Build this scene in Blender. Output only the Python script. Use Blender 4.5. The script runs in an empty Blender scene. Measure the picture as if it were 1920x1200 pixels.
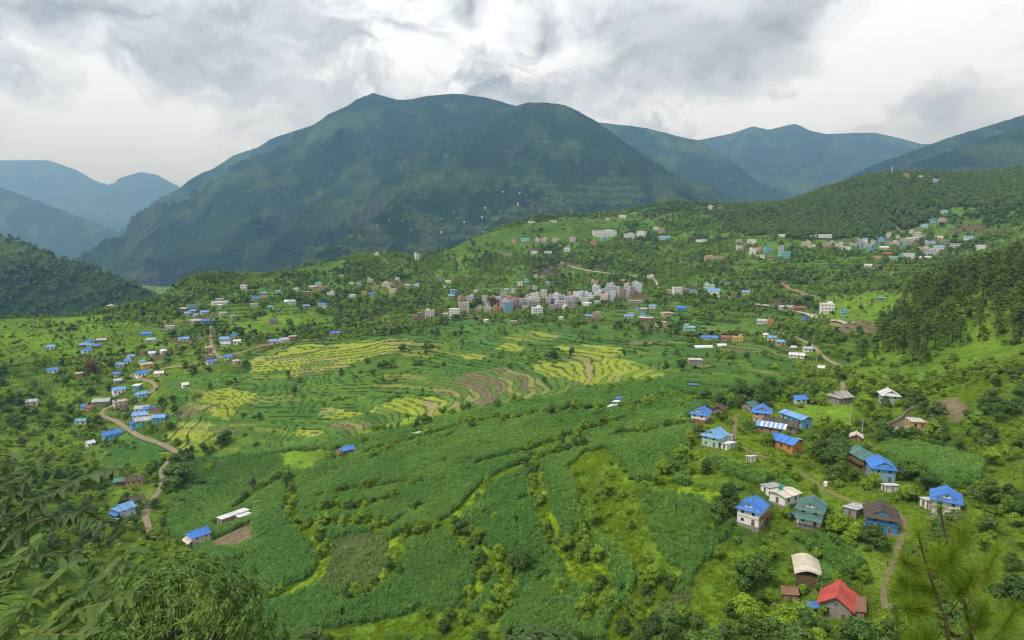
import bpy, bmesh, math, random
import numpy as np
from mathutils import Vector, Matrix

# ------------------------------------------------------------------ camera, sky, sun, exposure
scene = bpy.context.scene
C = scene.collection
FPX = 1133.0                      # focal length in photo pixels (1920 wide)
PITCH = math.atan(130.0 / FPX)    # horizon at photo row 470
SP, CP = math.sin(PITCH), math.cos(PITCH)
CAMZ = 140.0

cam_d = bpy.data.cameras.new('camera'); cam = bpy.data.objects.new('camera', cam_d); C.objects.link(cam)
cam.location = (0, 0, CAMZ); cam.rotation_euler = (math.pi / 2 - PITCH, 0, 0)
cam_d.sensor_fit = 'HORIZONTAL'; cam_d.sensor_width = 36.0; cam_d.lens = 36.0 * FPX / 1920.0
cam_d.clip_start = 0.1; cam_d.clip_end = 120000.0
scene.camera = cam

scene.view_settings.view_transform = 'Standard'; scene.view_settings.look = 'None'
scene.view_settings.gamma = 1.0; scene.view_settings.use_curve_mapping = False
scene.view_settings.exposure = 0.92
cy = scene.cycles
cy.use_denoising = True
try:
    cy.denoiser = 'OPENIMAGEDENOISE'; cy.denoising_input_passes = 'RGB_ALBEDO_NORMAL'; cy.denoising_prefilter = 'ACCURATE'
except Exception: pass
cy.pixel_filter_type = 'BLACKMAN_HARRIS'; cy.filter_width = 1.1
cy.max_bounces = 4; cy.diffuse_bounces = 1; cy.glossy_bounces = 1; cy.transmission_bounces = 2
cy.volume_bounces = 0; cy.transparent_max_bounces = 8; cy.caustics_reflective = False; cy.caustics_refractive = False
cy.use_adaptive_sampling = True; cy.adaptive_threshold = 0.02
cy.volume_step_rate = 1.0; cy.volume_max_steps = 128

SUN_EL, SUN_AZ = 54.0, -120.0      # azimuth clockwise from +Y (view direction); negative = left
def unit_dir(u, v):
    cx, cyy = (u - 960) / FPX, (600 - v) / FPX
    d = Vector((cx, CP + cyy * SP, -SP + cyy * CP)); return d.normalized()

class NT:
    """small node-tree helper"""
    def __init__(s, nt): s.nt = nt; s.x = 0
    def n(s, typ, **kw):
        nd = s.nt.nodes.new(typ)
        for k, v in kw.items(): setattr(nd, k, v)
        return nd
    def l(s, a, b): s.nt.links.new(a, b)
    def val(s, sock, v):
        if hasattr(v, 'is_linked') or isinstance(v, bpy.types.NodeSocket): s.l(v, sock)
        else: sock.default_value = v
    def math(s, op, a, b=None, c=None, clamp=False):
        nd = s.n('ShaderNodeMath', operation=op, use_clamp=clamp)
        s.val(nd.inputs[0], a)
        if b is not None: s.val(nd.inputs[1], b)
        if c is not None: s.val(nd.inputs[2], c)
        return nd.outputs[0]
    def vmath(s, op, a, b=None, scale=None):
        nd = s.n('ShaderNodeVectorMath', operation=op)
        s.val(nd.inputs[0], a)
        if b is not None: s.val(nd.inputs[1], b)
        if scale is not None: s.val(nd.inputs['Scale'], scale)
        return nd.outputs['Value'] if op in ('DOT_PRODUCT', 'LENGTH', 'DISTANCE') else nd.outputs[0]
    def noise(s, vec, scale, detail=4, rough=0.55, dist=0.0, out=0):
        nd = s.n('ShaderNodeTexNoise'); s.val(nd.inputs['Vector'], vec)
        nd.inputs['Scale'].default_value = scale; nd.inputs['Detail'].default_value = detail
        nd.inputs['Roughness'].default_value = rough; nd.inputs['Distortion'].default_value = dist
        return nd.outputs[out]
    def ramp(s, fac, stops, interp='LINEAR'):
        nd = s.n('ShaderNodeValToRGB'); nd.color_ramp.interpolation = interp
        els = nd.color_ramp.elements
        while len(els) < len(stops): els.new(0.5)
        for e, (p, c) in zip(els, stops):
            e.position = p
            e.color = (c, c, c, 1) if not hasattr(c, '__len__') else (*c, 1)
        s.val(nd.inputs[0], fac); return nd.outputs[0]
    def mix(s, fac, a, b, typ='MIX'):
        nd = s.n('ShaderNodeMix', data_type='RGBA', blend_type=typ)
        s.val(nd.inputs[0], fac)
        s.val(nd.inputs[6], a if not (isinstance(a, tuple) and len(a) == 3) else (*a, 1))
        s.val(nd.inputs[7], b if not (isinstance(b, tuple) and len(b) == 3) else (*b, 1))
        return nd.outputs[2]
    def maprange(s, v, a, b, c, d, smooth=False):
        nd = s.n('ShaderNodeMapRange'); nd.interpolation_type = 'SMOOTHSTEP' if smooth else 'LINEAR'
        s.val(nd.inputs[0], v)
        for i, q in enumerate((a, b, c, d)): nd.inputs[i + 1].default_value = q
        return nd.outputs[0]

# --- world: daylight sky behind a broken deck of stratus and cumulus
world = bpy.data.worlds.new('World'); scene.world = world; world.use_nodes = True
wn = world.node_tree; wn.nodes.clear(); W = NT(wn)
tc = W.n('ShaderNodeTexCoord'); d = tc.outputs['Generated']
sky = W.n('ShaderNodeTexSky', sky_type='NISHITA'); sky.sun_disc = False
sky.sun_elevation = math.radians(SUN_EL); sky.sun_rotation = math.radians(SUN_AZ)
sky.air_density = 1.0; sky.dust_density = 1.5
skyc = W.vmath('SCALE', sky.outputs[0], scale=0.10)
sep = W.n('ShaderNodeSeparateXYZ'); W.l(d, sep.inputs[0])
zc = W.math('ADD', W.math('MAXIMUM', sep.outputs[2], 0.0), 0.16)
comb = W.n('ShaderNodeCombineXYZ')
W.l(W.math('DIVIDE', sep.outputs[0], zc), comb.inputs[0]); W.l(W.math('DIVIDE', sep.outputs[1], zc), comb.inputs[1])
comb.inputs[2].default_value = 3.7
pl = comb.outputs[0]
# domain warp, then broad masses, billows and wisps of the deck
warp = W.vmath('SCALE', W.vmath('SUBTRACT', W.noise(pl, 0.9, 2, 0.5, out=1), (0.5, 0.5, 0.5)), scale=0.8)
plw = W.vmath('ADD', pl, warp)
big = W.noise(plw, 0.8, 2, 0.5)
wf = W.vmath('SCALE', W.vmath('SUBTRACT', W.noise(d, 7.0, 4, 0.6, out=1), (0.5, 0.5, 0.5)), scale=0.16)
d3 = W.vmath('ADD', W.vmath('ADD', d, W.vmath('SCALE', warp, scale=0.04)), wf)
bil = W.noise(W.vmath('MULTIPLY', d3, (1.0, 1.0, 2.5)), 6.5, 9, 0.62)
mid = W.noise(W.vmath('MULTIPLY', d3, (1.0, 1.0, 2.8)), 2.6, 3, 0.5)
def blob(u, v, rad, stretch=1.0):
    """mask of a cloud mass in the direction of a photo point, edges broken up by the noise"""
    c = unit_dir(u, v)
    dv = W.vmath('SUBTRACT', d3, tuple(c))
    dv = W.vmath('MULTIPLY', dv, (1.0 / stretch, 1.0 / stretch, 1.0))
    r = W.math('ADD', W.vmath('LENGTH', dv), W.math('MULTIPLY', W.math('SUBTRACT', bil, 0.5), rad * 2.8))
    return W.maprange(r, rad * 0.1, rad * 1.2, 1.0, 0.0, True)
dens = W.math('ADD', W.math('MULTIPLY', big, 0.35), W.math('ADD', W.math('MULTIPLY', mid, 0.75), W.math('MULTIPLY', bil, 1.05)))
# dens about 1.07 mean: thick = grey underside, thin = bright gap
for (u, v, r, st, a) in [(330, 40, .18, 1.7, .05), (560, 120, .13, 1.6, .05), (830, 75, .10, 1.6, -.22), (885, 12, .045, 1.5, .30),
                     (1010, 45, .03, 1.2, .20), (1460, 50, .04, 1.6, .13), (1330, 110, .05, 4.5, .17), (1560, 140, .04, 4.0, .10), (1180, 60, .04, 3.0, .08), (1700, 85, .09, 1.8, -.20),
                     (1080, 105, .055, 1.8, -.16), (1650, 222, .04, 1.8, -.14), (1745, 215, .05, 1.5, .16), (700, 165, .07, 1.6, .12),
                     (270, 260, .11, 2.2, -.10), (1150, 5, .05, 5.0, .06), (1600, 10, .05, 4.0, .08), (760, 150, .05, 2.4, -.16), (1480, 215, .045, 5.0, -.16), (240, 350, .05, 1.8, -.18)]:
    dens = W.math('ADD', dens, W.math('MULTIPLY', blob(u, v, r, st), a))
lumr = W.n('ShaderNodeMapRange'); lumr.interpolation_type = 'LINEAR'
W.l(dens, lumr.inputs[0]); lumr.inputs[1].default_value = 0.94; lumr.inputs[2].default_value = 1.34
lumr.inputs[3].default_value = 0.92; lumr.inputs[4].default_value = 0.30
cloud = W.mix(lumr.outputs[0], (0.965, 0.98, 1.02), (0.91, 0.975, 1.08))
cloud = W.vmath('SCALE', cloud, scale=lumr.outputs[0])
thin = W.maprange(dens, 0.62, 0.74, 0.2, 0.0, True)          # the deck is never fully open
final = W.mix(thin, cloud, skyc)
bg = W.n('ShaderNodeBackground'); W.l(final, bg.inputs[0]); bg.inputs[1].default_value = 0.82
wo = W.n('ShaderNodeOutputWorld'); W.l(bg.outputs[0], wo.inputs[0])
try: world.cycles.sampling_method = 'MANUAL'; world.cycles.sample_map_resolution = 512
except Exception: pass

sun_d = bpy.data.lights.new('sun', 'SUN'); sun = bpy.data.objects.new('sun', sun_d); C.objects.link(sun)
sun_d.energy = 1.5; sun_d.angle = math.radians(12); sun_d.color = (1.0, 0.95, 0.87)
_az, _el = math.radians(SUN_AZ), math.radians(SUN_EL)
_to = Vector((math.sin(_az) * math.cos(_el), math.cos(_az) * math.cos(_el), math.sin(_el)))
sun.rotation_euler = (-_to).to_track_quat('-Z', 'Y').to_euler(); sun.location = (0, 0, 4000)

# ------------------------------------------------------------------ helpers
rng = np.random.default_rng(7); random.seed(7)
def ray(u, v):
    cx, cyy = (np.asarray(u, float) - 960) / FPX, (600 - np.asarray(v, float)) / FPX
    dy = CP + cyy * SP
    return cx / dy, (-SP + cyy * CP) / dy           # slopes dX/dY, dZ/dY
def P(u, v, Y):
    a, b = ray(u, v); return (a * Y, Y, CAMZ + b * Y)
def proj(x, y, z):
    zz = z - CAMZ
    f = y * CP - zz * SP; up = y * SP + zz * CP
    f = np.where(f < 0.5, 0.5, f)
    return 960 + FPX * x / f, 600 - FPX * up / f, f
def hash2(ix, iy, seed):
    h = (ix.astype(np.int64) * 374761393 + iy.astype(np.int64) * 668265263 + seed * 974634777) & 0x7fffffff
    h = ((h ^ (h >> 13)) * 1274126177) & 0x7fffffff
    h = h ^ (h >> 16)
    return (h & 0xffff) / 65535.0
def vnoise(x, y, seed=0):
    ix, iy = np.floor(x), np.floor(y); fx, fy = x - ix, y - iy
    fx = fx * fx * fx * (fx * (fx * 6 - 15) + 10); fy = fy * fy * fy * (fy * (fy * 6 - 15) + 10)
    a = hash2(ix, iy, seed); b = hash2(ix + 1, iy, seed); c = hash2(ix, iy + 1, seed); e = hash2(ix + 1, iy + 1, seed)
    return (a * (1 - fx) + b * fx) * (1 - fy) + (c * (1 - fx) + e * fx) * fy
def fbm(x, y, sc, oct=4, seed=0, gain=0.5):
    t, amp, s, tot = 0, 1.0, 1.0 / sc, 0
    for i in range(oct):
        t = t + amp * vnoise(x * s + 17.3 * i, y * s - 9.1 * i, seed + i); tot += amp; amp *= gain; s *= 2.03
    return t / tot
def sstep(a, b, x):
    t = np.clip((x - a) / (b - a), 0, 1); return t * t * (3 - 2 * t)
def inpoly(px, py, poly):
    poly = np.asarray(poly, float); n = len(poly); res = np.zeros(px.shape, bool)
    bb = (px >= poly[:, 0].min()) & (px <= poly[:, 0].max()) & (py >= poly[:, 1].min()) & (py <= poly[:, 1].max())
    if not bb.any(): return res
    x, y = px[bb], py[bb]; r = np.zeros(x.shape, bool); j = n - 1
    for i in range(n):
        xi, yi = poly[i]; xj, yj = poly[j]
        if yi != yj: r ^= ((yi > y) != (yj > y)) & (x < (xj - xi) * (y - yi) / (yj - yi) + xi)
        j = i
    res[bb] = r; return res
def distline(px, py, line):
    line = np.asarray(line, float); d = np.full(px.shape, 1e9)
    for (x0, y0), (x1, y1) in zip(line[:-1], line[1:]):
        dx, dy = x1 - x0, y1 - y0; L = dx * dx + dy * dy + 1e-9
        t = np.clip(((px - x0) * dx + (py - y0) * dy) / L, 0, 1)
        d = np.minimum(d, np.hypot(px - x0 - t * dx, py - y0 - t * dy))
    return d
def tag(o, label=None, cat=None, group=None, kind=None):
    if label: o['label'] = label
    if cat: o['category'] = cat
    if group: o['group'] = group
    if kind: o['kind'] = kind
    return o
def link(name, me, parent=None, loc=None, rotz=None):
    o = bpy.data.objects.new(name, me); C.objects.link(o)
    if parent is not None: o.parent = parent
    if loc is not None: o.location = loc
    if rotz is not None: o.rotation_euler = (0, 0, rotz)
    return o
def empty(name, loc, rotz=0.0):
    o = bpy.data.objects.new(name, None); C.objects.link(o); o.location = loc; o.rotation_euler = (0, 0, rotz)
    o.empty_display_size = 0.5; return o
def mesh_np(name, verts, faces, mats=(), smooth=False, midx=None):
    """mesh from numpy arrays: faces (n,3) or (n,4)"""
    me = bpy.data.meshes.new(name); verts = np.asarray(verts, np.float32); faces = np.asarray(faces, np.int32)
    k = faces.shape[1]
    me.vertices.add(len(verts)); me.vertices.foreach_set('co', verts.ravel())
    me.loops.add(faces.size); me.loops.foreach_set('vertex_index', faces.ravel())
    me.polygons.add(len(faces)); me.polygons.foreach_set('loop_start', np.arange(0, faces.size, k, dtype=np.int32))
    try: me.polygons.foreach_set('loop_total', np.full(len(faces), k, np.int32))
    except Exception: pass
    if smooth: me.polygons.foreach_set('use_smooth', np.ones(len(faces), bool))
    for m in mats: me.materials.append(m)
    if midx is not None: me.polygons.foreach_set('material_index', np.asarray(midx, np.int32))
    me.update(calc_edges=True); me.validate(); return me
def col_attr(me, name, cols):
    a = me.color_attributes.new(name, 'FLOAT_COLOR', 'POINT')
    c = np.ones((len(me.vertices), 4), np.float32); c[:, :3] = cols; a.data.foreach_set('color', c.ravel())
def float_attr(me, name, vals):
    a = me.attributes.new(name, 'FLOAT', 'POINT'); a.data.foreach_set('value', np.asarray(vals, np.float32))

# ------------------------------------------------------------------ terrain height field
_cp = []
def cp(u, v, Y): _cp.append(P(u, v, Y))
# the plateau on the right with the near hamlet
for a in [(1567, 1150, 134), (1512, 1080, 150), (1410, 975, 165), (1520, 975, 166), (1650, 985, 156), (1640, 885, 192), (1340, 830, 214),
          (1313, 788, 258), (1490, 795, 250), (1668, 755, 276), (1710, 800, 238), (1575, 750, 290), (1300, 728, 318), (1155, 760, 300),
          (1777, 930, 165), (1777, 780, 245), (1900, 900, 165), (1900, 760, 225), (2050, 800, 200), (2050, 650, 260),
          (1383, 640, 500), (1300, 680, 400), (1450, 700, 372), (1200, 650, 485), (1290, 620, 575), (1330, 655, 470),
          # town shelf
          (1007, 594, 712), (868, 592, 735), (800, 598, 700), (950, 600, 690), (1130, 575, 760), (1200, 545, 840), (1270, 550, 800), (1330, 552, 770),
          (1100, 605, 650), (1080, 640, 520), (700, 620, 620), (620, 632, 580), (760, 560, 820),
          # valley floor to the left
          (651, 846, 322), (372, 1018, 250), (440, 970, 268), (500, 1100, 205), (800, 830, 300), (1000, 860, 245), (1000, 1000, 188), (800, 1000, 205),
          (1200, 1000, 172), (1300, 1100, 145), (1100, 1190, 140), (700, 1190, 172), (400, 1190, 192), (900, 1190, 155),
          (600, 680, 475), (850, 745, 400), (1100, 690, 425), (740, 780, 372), (950, 730, 392), (400, 760, 395), (500, 640, 545), (300, 860, 352), (270, 990, 280),
          # left village
          (280, 790, 385), (210, 820, 390), (265, 705, 455), (385, 680, 470), (430, 645, 520), (160, 655, 500), (150, 740, 430), (230, 960, 290), (150, 900, 320),
          (300, 620, 590), (0, 700, 430), (0, 900, 290), (-150, 750, 380), (0, 1100, 200), (-150, 1000, 220),
          # rising ground behind
          (200, 592, 640), (380, 590, 640), (540, 560, 740), (440, 540, 800), (600, 530, 850), (700, 510, 930), (780, 495, 1010), (900, 530, 880), (1000, 530, 900),
          (1000, 480, 1080), (1120, 460, 1120), (1200, 500, 1000), (1050, 500, 1000), (1250, 445, 1150),
          # right hillside with terraces, village and wooded hill
          (1469, 482, 905), (1400, 478, 930), (1340, 500, 890), (1450, 540, 745), (1560, 540, 730), (1550, 590, 600), (1480, 575, 650), (1640, 480, 860),
          (1600, 465, 930), (1520, 455, 960), (1700, 470, 900), (1640, 500, 800), (1777, 470, 880), (1700, 430, 1000), (1777, 400, 1030), (1400, 445, 1060), (1600, 430, 1040),
          (1600, 380, 1180), (1500, 410, 1180), (1700, 350, 1230), (1900, 400, 950), (1920, 340, 1150), (2050, 420, 850),
          # pine slope right
          (1600, 700, 375), (1520, 650, 450), (1560, 610, 540), (1640, 660, 400), (1700, 640, 395), (1777, 660, 350), (1777, 600, 390), (1760, 545, 450), (1900, 560, 380),
          (1900, 640, 330), (2050, 540, 340), (1700, 570, 500), (1640, 560, 570), (1700, 710, 315)]:
    cp(*a)
SIL = [(-150, 610, 560), (0, 600, 610), (143, 590, 650), (200, 581, 680), (270, 574, 750), (310, 552, 830), (350, 532, 880), (430, 521, 900), (500, 520, 930), (560, 506, 990),
       (600, 497, 1010), (650, 487, 1050), (700, 478, 1080), (780, 478, 1090), (812, 474, 1110), (870, 455, 1200), (930, 435, 1280), (1000, 418, 1340), (1060, 412, 1380),
       (1120, 410, 1420), (1180, 404, 1480), (1220, 394, 1520), (1265, 385, 1540), (1310, 389, 1520), (1360, 396, 1480), (1400, 393, 1460), (1440, 389, 1430),
       (1480, 382, 1400), (1520, 366, 1390), (1560, 352, 1380), (1600, 341, 1370), (1640, 332, 1360), (1690, 327, 1350), (1730, 327, 1340), (1790, 330, 1330), (1920, 325, 1320), (2060, 330, 1250)]
for (u, v, Y) in SIL:
    cp(u, v, Y); x, y, z = P(u, v, Y)
    for k, s in ((1.12, .42), (1.35, .5)):
        _cp.append((x * k, y * k, z - (k - 1) * y * s))
for a in [(-1400, 2400, -150), (-500, 2400, -180), (500, 2400, -180), (1400, 2400, -80), (2000, 2200, -40), (-1900, 2000, -150)]: _cp.append((a[0], a[1], CAMZ + a[2]))
# the steep hillside under the viewpoint (relative to the camera)
for (x, y, z) in [(0, 0, -3), (0, -60, 20), (0, 8, -11), (0, 22, -25), (0, 60, -60), (0, 100, -84), (5, 8, -9), (-12, 10, -12), (-60, 20, -38), (-60, 60, -76), (60, 20, -24), (60, 60, -56), (60, 95, -72),
                  (-70, 110, -106), (130, 60, -40), (120, 100, -62), (150, 10, -8), (-150, 0, -70), (-150, 80, -108), (200, 100, -50), (-240, 120, -120), (260, 60, -10), (300, 160, -40), (-60, 150, -112)]:
    _cp.append((x, y, CAMZ + z))
_cp = np.array(_cp)
_S = 400.0
def _tps_fit(p, lam=0.002):
    X = p[:, :2] / _S; n = len(X)
    r2 = ((X[:, None] - X[None]) ** 2).sum(-1); K = 0.5 * r2 * np.log(r2 + 1e-12) + lam * np.eye(n)
    Q = np.c_[np.ones(n), X]; A = np.block([[K, Q], [Q.T, np.zeros((3, 3))]])
    return np.linalg.solve(A, np.r_[p[:, 2], np.zeros(3)])
_tw = _tps_fit(_cp)
def base_h(x, y):
    x = np.asarray(x, float); y = np.asarray(y, float); sh = x.shape; x = x.ravel() / _S; y = y.ravel() / _S
    out = np.empty(x.shape); n = len(_cp); cx, cyy = _cp[:, 0] / _S, _cp[:, 1] / _S
    for i in range(0, len(x), 60000):
        xs, ys = x[i:i + 60000], y[i:i + 60000]
        r2 = (xs[:, None] - cx) ** 2 + (ys[:, None] - cyy) ** 2 + 1e-12
        out[i:i + 60000] = (0.5 * r2 * np.log(r2)) @ _tw[:n] + _tw[n] + _tw[n + 1] * xs + _tw[n + 2] * ys
    return out.reshape(sh)

# land use traced on the photograph (photo pixels, laid onto the terrain below)
PADDY = [
 [(462, 690), (468, 668), (520, 657), (600, 645), (700, 639), (764, 641), (748, 655), (705, 668), (652, 690), (630, 700), (600, 692), (560, 707), (535, 700), (515, 690), (490, 705), (470, 702)],
 [(940, 627), (1000, 621), (1055, 631), (1012, 641), (960, 641)],
 [(1036, 650), (1085, 643), (1160, 648), (1172, 664), (1140, 670), (1100, 674), (1060, 660)],
 [(985, 685), (1040, 680), (1075, 674), (1130, 670), (1180, 675), (1230, 690), (1258, 703), (1222, 717), (1120, 723), (1050, 720), (1018, 705)],
 [(592, 774), (612, 765), (650, 769), (692, 776), (640, 786), (602, 782)],
 [(692, 773), (712, 762), (733, 745), (800, 743), (845, 744), (875, 762), (842, 769), (800, 779), (740, 772), (702, 776)],
 [(704, 800), (740, 783), (774, 780), (768, 793), (735, 799)],
 [(548, 812), (570, 803), (612, 810), (600, 818), (560, 819)],
 [(360, 752), (395, 730), (434, 728), (482, 738), (466, 750), (446, 766), (400, 758)],
 [(293, 818), (330, 797), (372, 786), (398, 794), (385, 812), (340, 824), (308, 830)],
 [(320, 840), (352, 822), (392, 810), (424, 820), (362, 842)],
 [(398, 768), (440, 760), (452, 775), (430, 790), (405, 780)],
 [(850, 664), (880, 659), (912, 664), (900, 674), (868, 674)], [(930, 655), (960, 645), (990, 650), (975, 660)],
]
TILLED = [  # bare or lightly cropped soil
 [(325, 772), (360, 750), (412, 757), (395, 770), (340, 784)], [(392, 800), (420, 792), (447, 806), (440, 812), (400, 812)],
 [(1012, 712), (1040, 706), (1105, 720), (1060, 724), (1030, 720)], [(1050, 674), (1092, 666), (1130, 678), (1090, 680)],
 [(806, 716), (860, 703), (940, 688), (1004, 705), (1035, 735), (965, 752), (900, 762), (862, 745), (815, 735)],
 [(612, 800), (660, 786), (700, 790), (690, 803), (640, 808)], [(553, 697), (575, 690), (612, 694), (590, 705), (566, 708)],
 [(393, 1030), (400, 1012), (432, 998), (470, 978), (478, 1020), (440, 1026)], [(606, 858), (622, 845), (640, 838), (652, 850), (630, 858)],
 [(1350, 650), (1400, 642), (1480, 655), (1470, 662), (1400, 660), (1352, 658)],
 [(1655, 808), (1700, 778), (1745, 790), (1735, 812)], [(1758, 752), (1790, 744), (1815, 762), (1800, 798), (1770, 778)], [(1545, 606), (1600, 603), (1668, 605), (1640, 622), (1600, 626), (1560, 620)],
 [(1180, 640), (1300, 640), (1300, 644), (1180, 646)],
 [(1350, 525), (1420, 528), (1420, 538), (1350, 536)], [(880, 542), (935, 540), (935, 548), (880, 550)], [(565, 640), (575, 634), (600, 634), (600, 640)],
]
THINCROP = [[(595, 1098), (588, 1070), (605, 1020), (650, 1000), (715, 998), (748, 1020), (745, 1060), (705, 1105), (650, 1118)],
            [(1170, 1200), (1220, 1130), (1275, 1090), (1300, 1110), (1280, 1160), (1240, 1200)]]
GRASS = [
 [(1472, 778), (1510, 757), (1560, 752), (1600, 758), (1596, 790), (1604, 806), (1560, 816), (1525, 800)],
 [(1300, 1110), (1322, 1060), (1350, 1035), (1420, 1025), (1480, 1040), (1475, 1100), (1450, 1160), (1400, 1200), (1285, 1200), (1285, 1150)],
 [(1060, 880), (1090, 856), (1130, 838), (1160, 862), (1192, 905), (1205, 960), (1225, 1010), (1262, 1070), (1268, 1100), (1215, 1140), (1165, 1190), (1130, 1200), (1140, 1160), (1190, 1090), (1180, 1060), (1150, 1025), (1120, 1010), (1092, 1000), (1085, 940)],
 [(1590, 705), (1620, 660), (1700, 600), (1777, 560), (1920, 520), (1920, 680), (1777, 700), (1680, 712), (1630, 712)],
 [(0, 600), (143, 592), (210, 590), (300, 620), (330, 650), (240, 660), (143, 668), (0, 680)],
 [(812, 476), (870, 455), (960, 424), (1060, 412), (1140, 410), (1180, 430), (1120, 445), (1040, 455), (980, 470), (900, 478)],
 [(560, 505), (640, 490), (660, 500), (600, 515), (560, 520)], [(1520, 560), (1660, 545), (1720, 560), (1650, 600), (1560, 600)],
 [(500, 590), (600, 585), (640, 600), (540, 625), (430, 625), (440, 605)], [(1700, 700), (1777, 690), (1850, 700), (1850, 760), (1777, 745), (1720, 735)],
 [(520, 850), (600, 842), (620, 850), (580, 880), (540, 885)], [(1060, 500), (1200, 512), (1200, 522), (1080, 512)], [(590, 1180), (700, 1165), (800, 1140), (920, 1150), (950, 1200), (590, 1200)],
]
MAIZE = [[(440, 1200), (430, 1140), (395, 1050), (310, 1000), (330, 880), (430, 830), (300, 790), (318, 735), (300, 700), (460, 700), (470, 660), (560, 645), (760, 625), (860, 602), (1000, 604),
          (1100, 612), (1250, 625), (1300, 642), (1480, 665), (1515, 700), (1420, 742), (1300, 778), (1285, 860), (1300, 930), (1380, 985), (1340, 1030), (1300, 1080), (1250, 1200)],
         [(1545, 1085), (1525, 1035), (1480, 1010), (1530, 1000), (1600, 1030), (1622, 1060), (1590, 1085)], [(1640, 850), (1660, 828), (1720, 835), (1777, 850), (1850, 870), (1830, 910), (1740, 920), (1690, 890)],
         [(1330, 860), (1400, 880), (1470, 900), (1500, 930), (1440, 915), (1360, 890)], [(160, 830), (250, 810), (330, 840), (300, 870), (200, 880)], [(1290, 600), (1440, 600), (1440, 625), (1310, 630)],
         [(1110, 580), (1300, 585), (1280, 605), (1120, 600)], [(330, 612), (385, 618), (380, 632), (320, 628)], [(420, 900), (540, 880), (540, 960), (440, 950)]]
BANKS = [  # grassy field banks
 [(548, 900), (540, 945), (552, 985), (598, 1012), (612, 1040), (592, 1085), (555, 1105), (515, 1118)], [(600, 932), (664, 921), (740, 913), (790, 908)], [(600, 958), (680, 955), (740, 938)],
 [(590, 985), (660, 980), (730, 990)], [(1085, 842), (1010, 862), (960, 882), (914, 902), (895, 928), (850, 975), (800, 1000), (745, 1010)], [(850, 985), (880, 1020), (900, 1045), (915, 1080), (880, 1130), (840, 1165)],
 [(996, 880), (1012, 934), (1030, 990), (1045, 1025), (1075, 1050), (1095, 1085)], [(1085, 1000), (1110, 1040), (1130, 1085), (1125, 1130), (1100, 1170)], [(745, 1010), (740, 1060), (700, 1110), (640, 1125)],
 [(930, 1040), (960, 1090), (940, 1150), (900, 1190)], [(690, 850), (780, 826), (880, 796), (960, 786), (1040, 774), (1120, 770), (1200, 764), (1300, 742)], [(690, 808), (780, 790), (830, 773), (935, 764)],
 [(900, 870), (980, 852), (1060, 825), (1090, 812), (1180, 788)], [(540, 880), (600, 862), (640, 862)], [(440, 955), (470, 930), (540, 890)], [(1150, 820), (1200, 815), (1290, 800)],
 [(1210, 910), (1300, 925), (1380, 940)], [(1240, 905), (1250, 890), (1330, 885)], [(1262, 1075), (1235, 1110), (1180, 1165), (1160, 1195)]]
ROADS = [  # photo polyline, width in metres, name
 ([(286, 1008), (277, 985), (271, 962), (284, 940), (300, 918), (306, 900), (302, 882), (312, 868), (331, 856), (329, 845), (300, 832), (264, 820), (247, 810), (228, 796), (212, 787), (193, 781), (188, 775), (198, 766), (214, 760), (245, 750), (280, 739), (293, 728), (289, 719), (272, 712), (242, 706)], 2.9, 'dirt_road'),
 ([(242, 706), (258, 698), (293, 692), (343, 687), (380, 681), (409, 672), (424, 667), (459, 659), (482, 651), (523, 643), (562, 637), (640, 633), (700, 624), (735, 614), (762, 607), (795, 603), (850, 597), (930, 590), (985, 595), (1032, 599), (1115, 602), (1160, 604), (1213, 610), (1258, 615), (1312, 617), (1362, 620), (1440, 622), (1466, 624), (1482, 629), (1509, 640), (1526, 650), (1539, 665), (1557, 678), (1579, 690), (1598, 696)], 2.8, 'valley_road'),
 ([(396, 612), (394, 640), (402, 660), (412, 671)], 2.6, 'village_lane'),
 ([(1046, 490), (1075, 501), (1105, 508), (1150, 513), (1200, 518), (1222, 522), (1232, 530), (1228, 538), (1260, 545), (1306, 546), (1342, 556), (1404, 568), (1452, 576), (1491, 582), (1528, 594), (1543, 598), (1568, 603), (1610, 606)], 4.6, 'hill_road'),
 ([(1379, 778), (1378, 806), (1375, 829), (1397, 843), (1437, 859), (1473, 872), (1501, 886), (1524, 902), (1544, 918), (1572, 932), (1606, 943), (1634, 947), (1664, 953), (1687, 967), (1697, 983), (1688, 1015), (1678, 1050), (1662, 1085), (1655, 1120), (1668, 1160)], 1.5, 'village_track'),
 ([(1463, 530), (1480, 541), (1502, 550), (1530, 556)], 6.0, 'red_earth_path'), ([(1648, 500), (1666, 512), (1690, 522)], 5.0, 'red_earth_path'), ([(1670, 418), (1682, 428), (1694, 438)], 5.0, 'earth_path'),
 ([(304, 566), (340, 558), (382, 550)], 5.0, 'earth_path'), ([(1580, 716), (1581, 730), (1577, 742)], 2.4, 'earth_path'),
]
TC = np.linspace(-1.12, 1.12, 900)
YR = np.r_[np.geomspace(2.0, 88.0, 60, endpoint=False), np.geomspace(88.0, 2450.0, 740)]
GT, GY = np.meshgrid(TC, YR); GX = GT * GY

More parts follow.
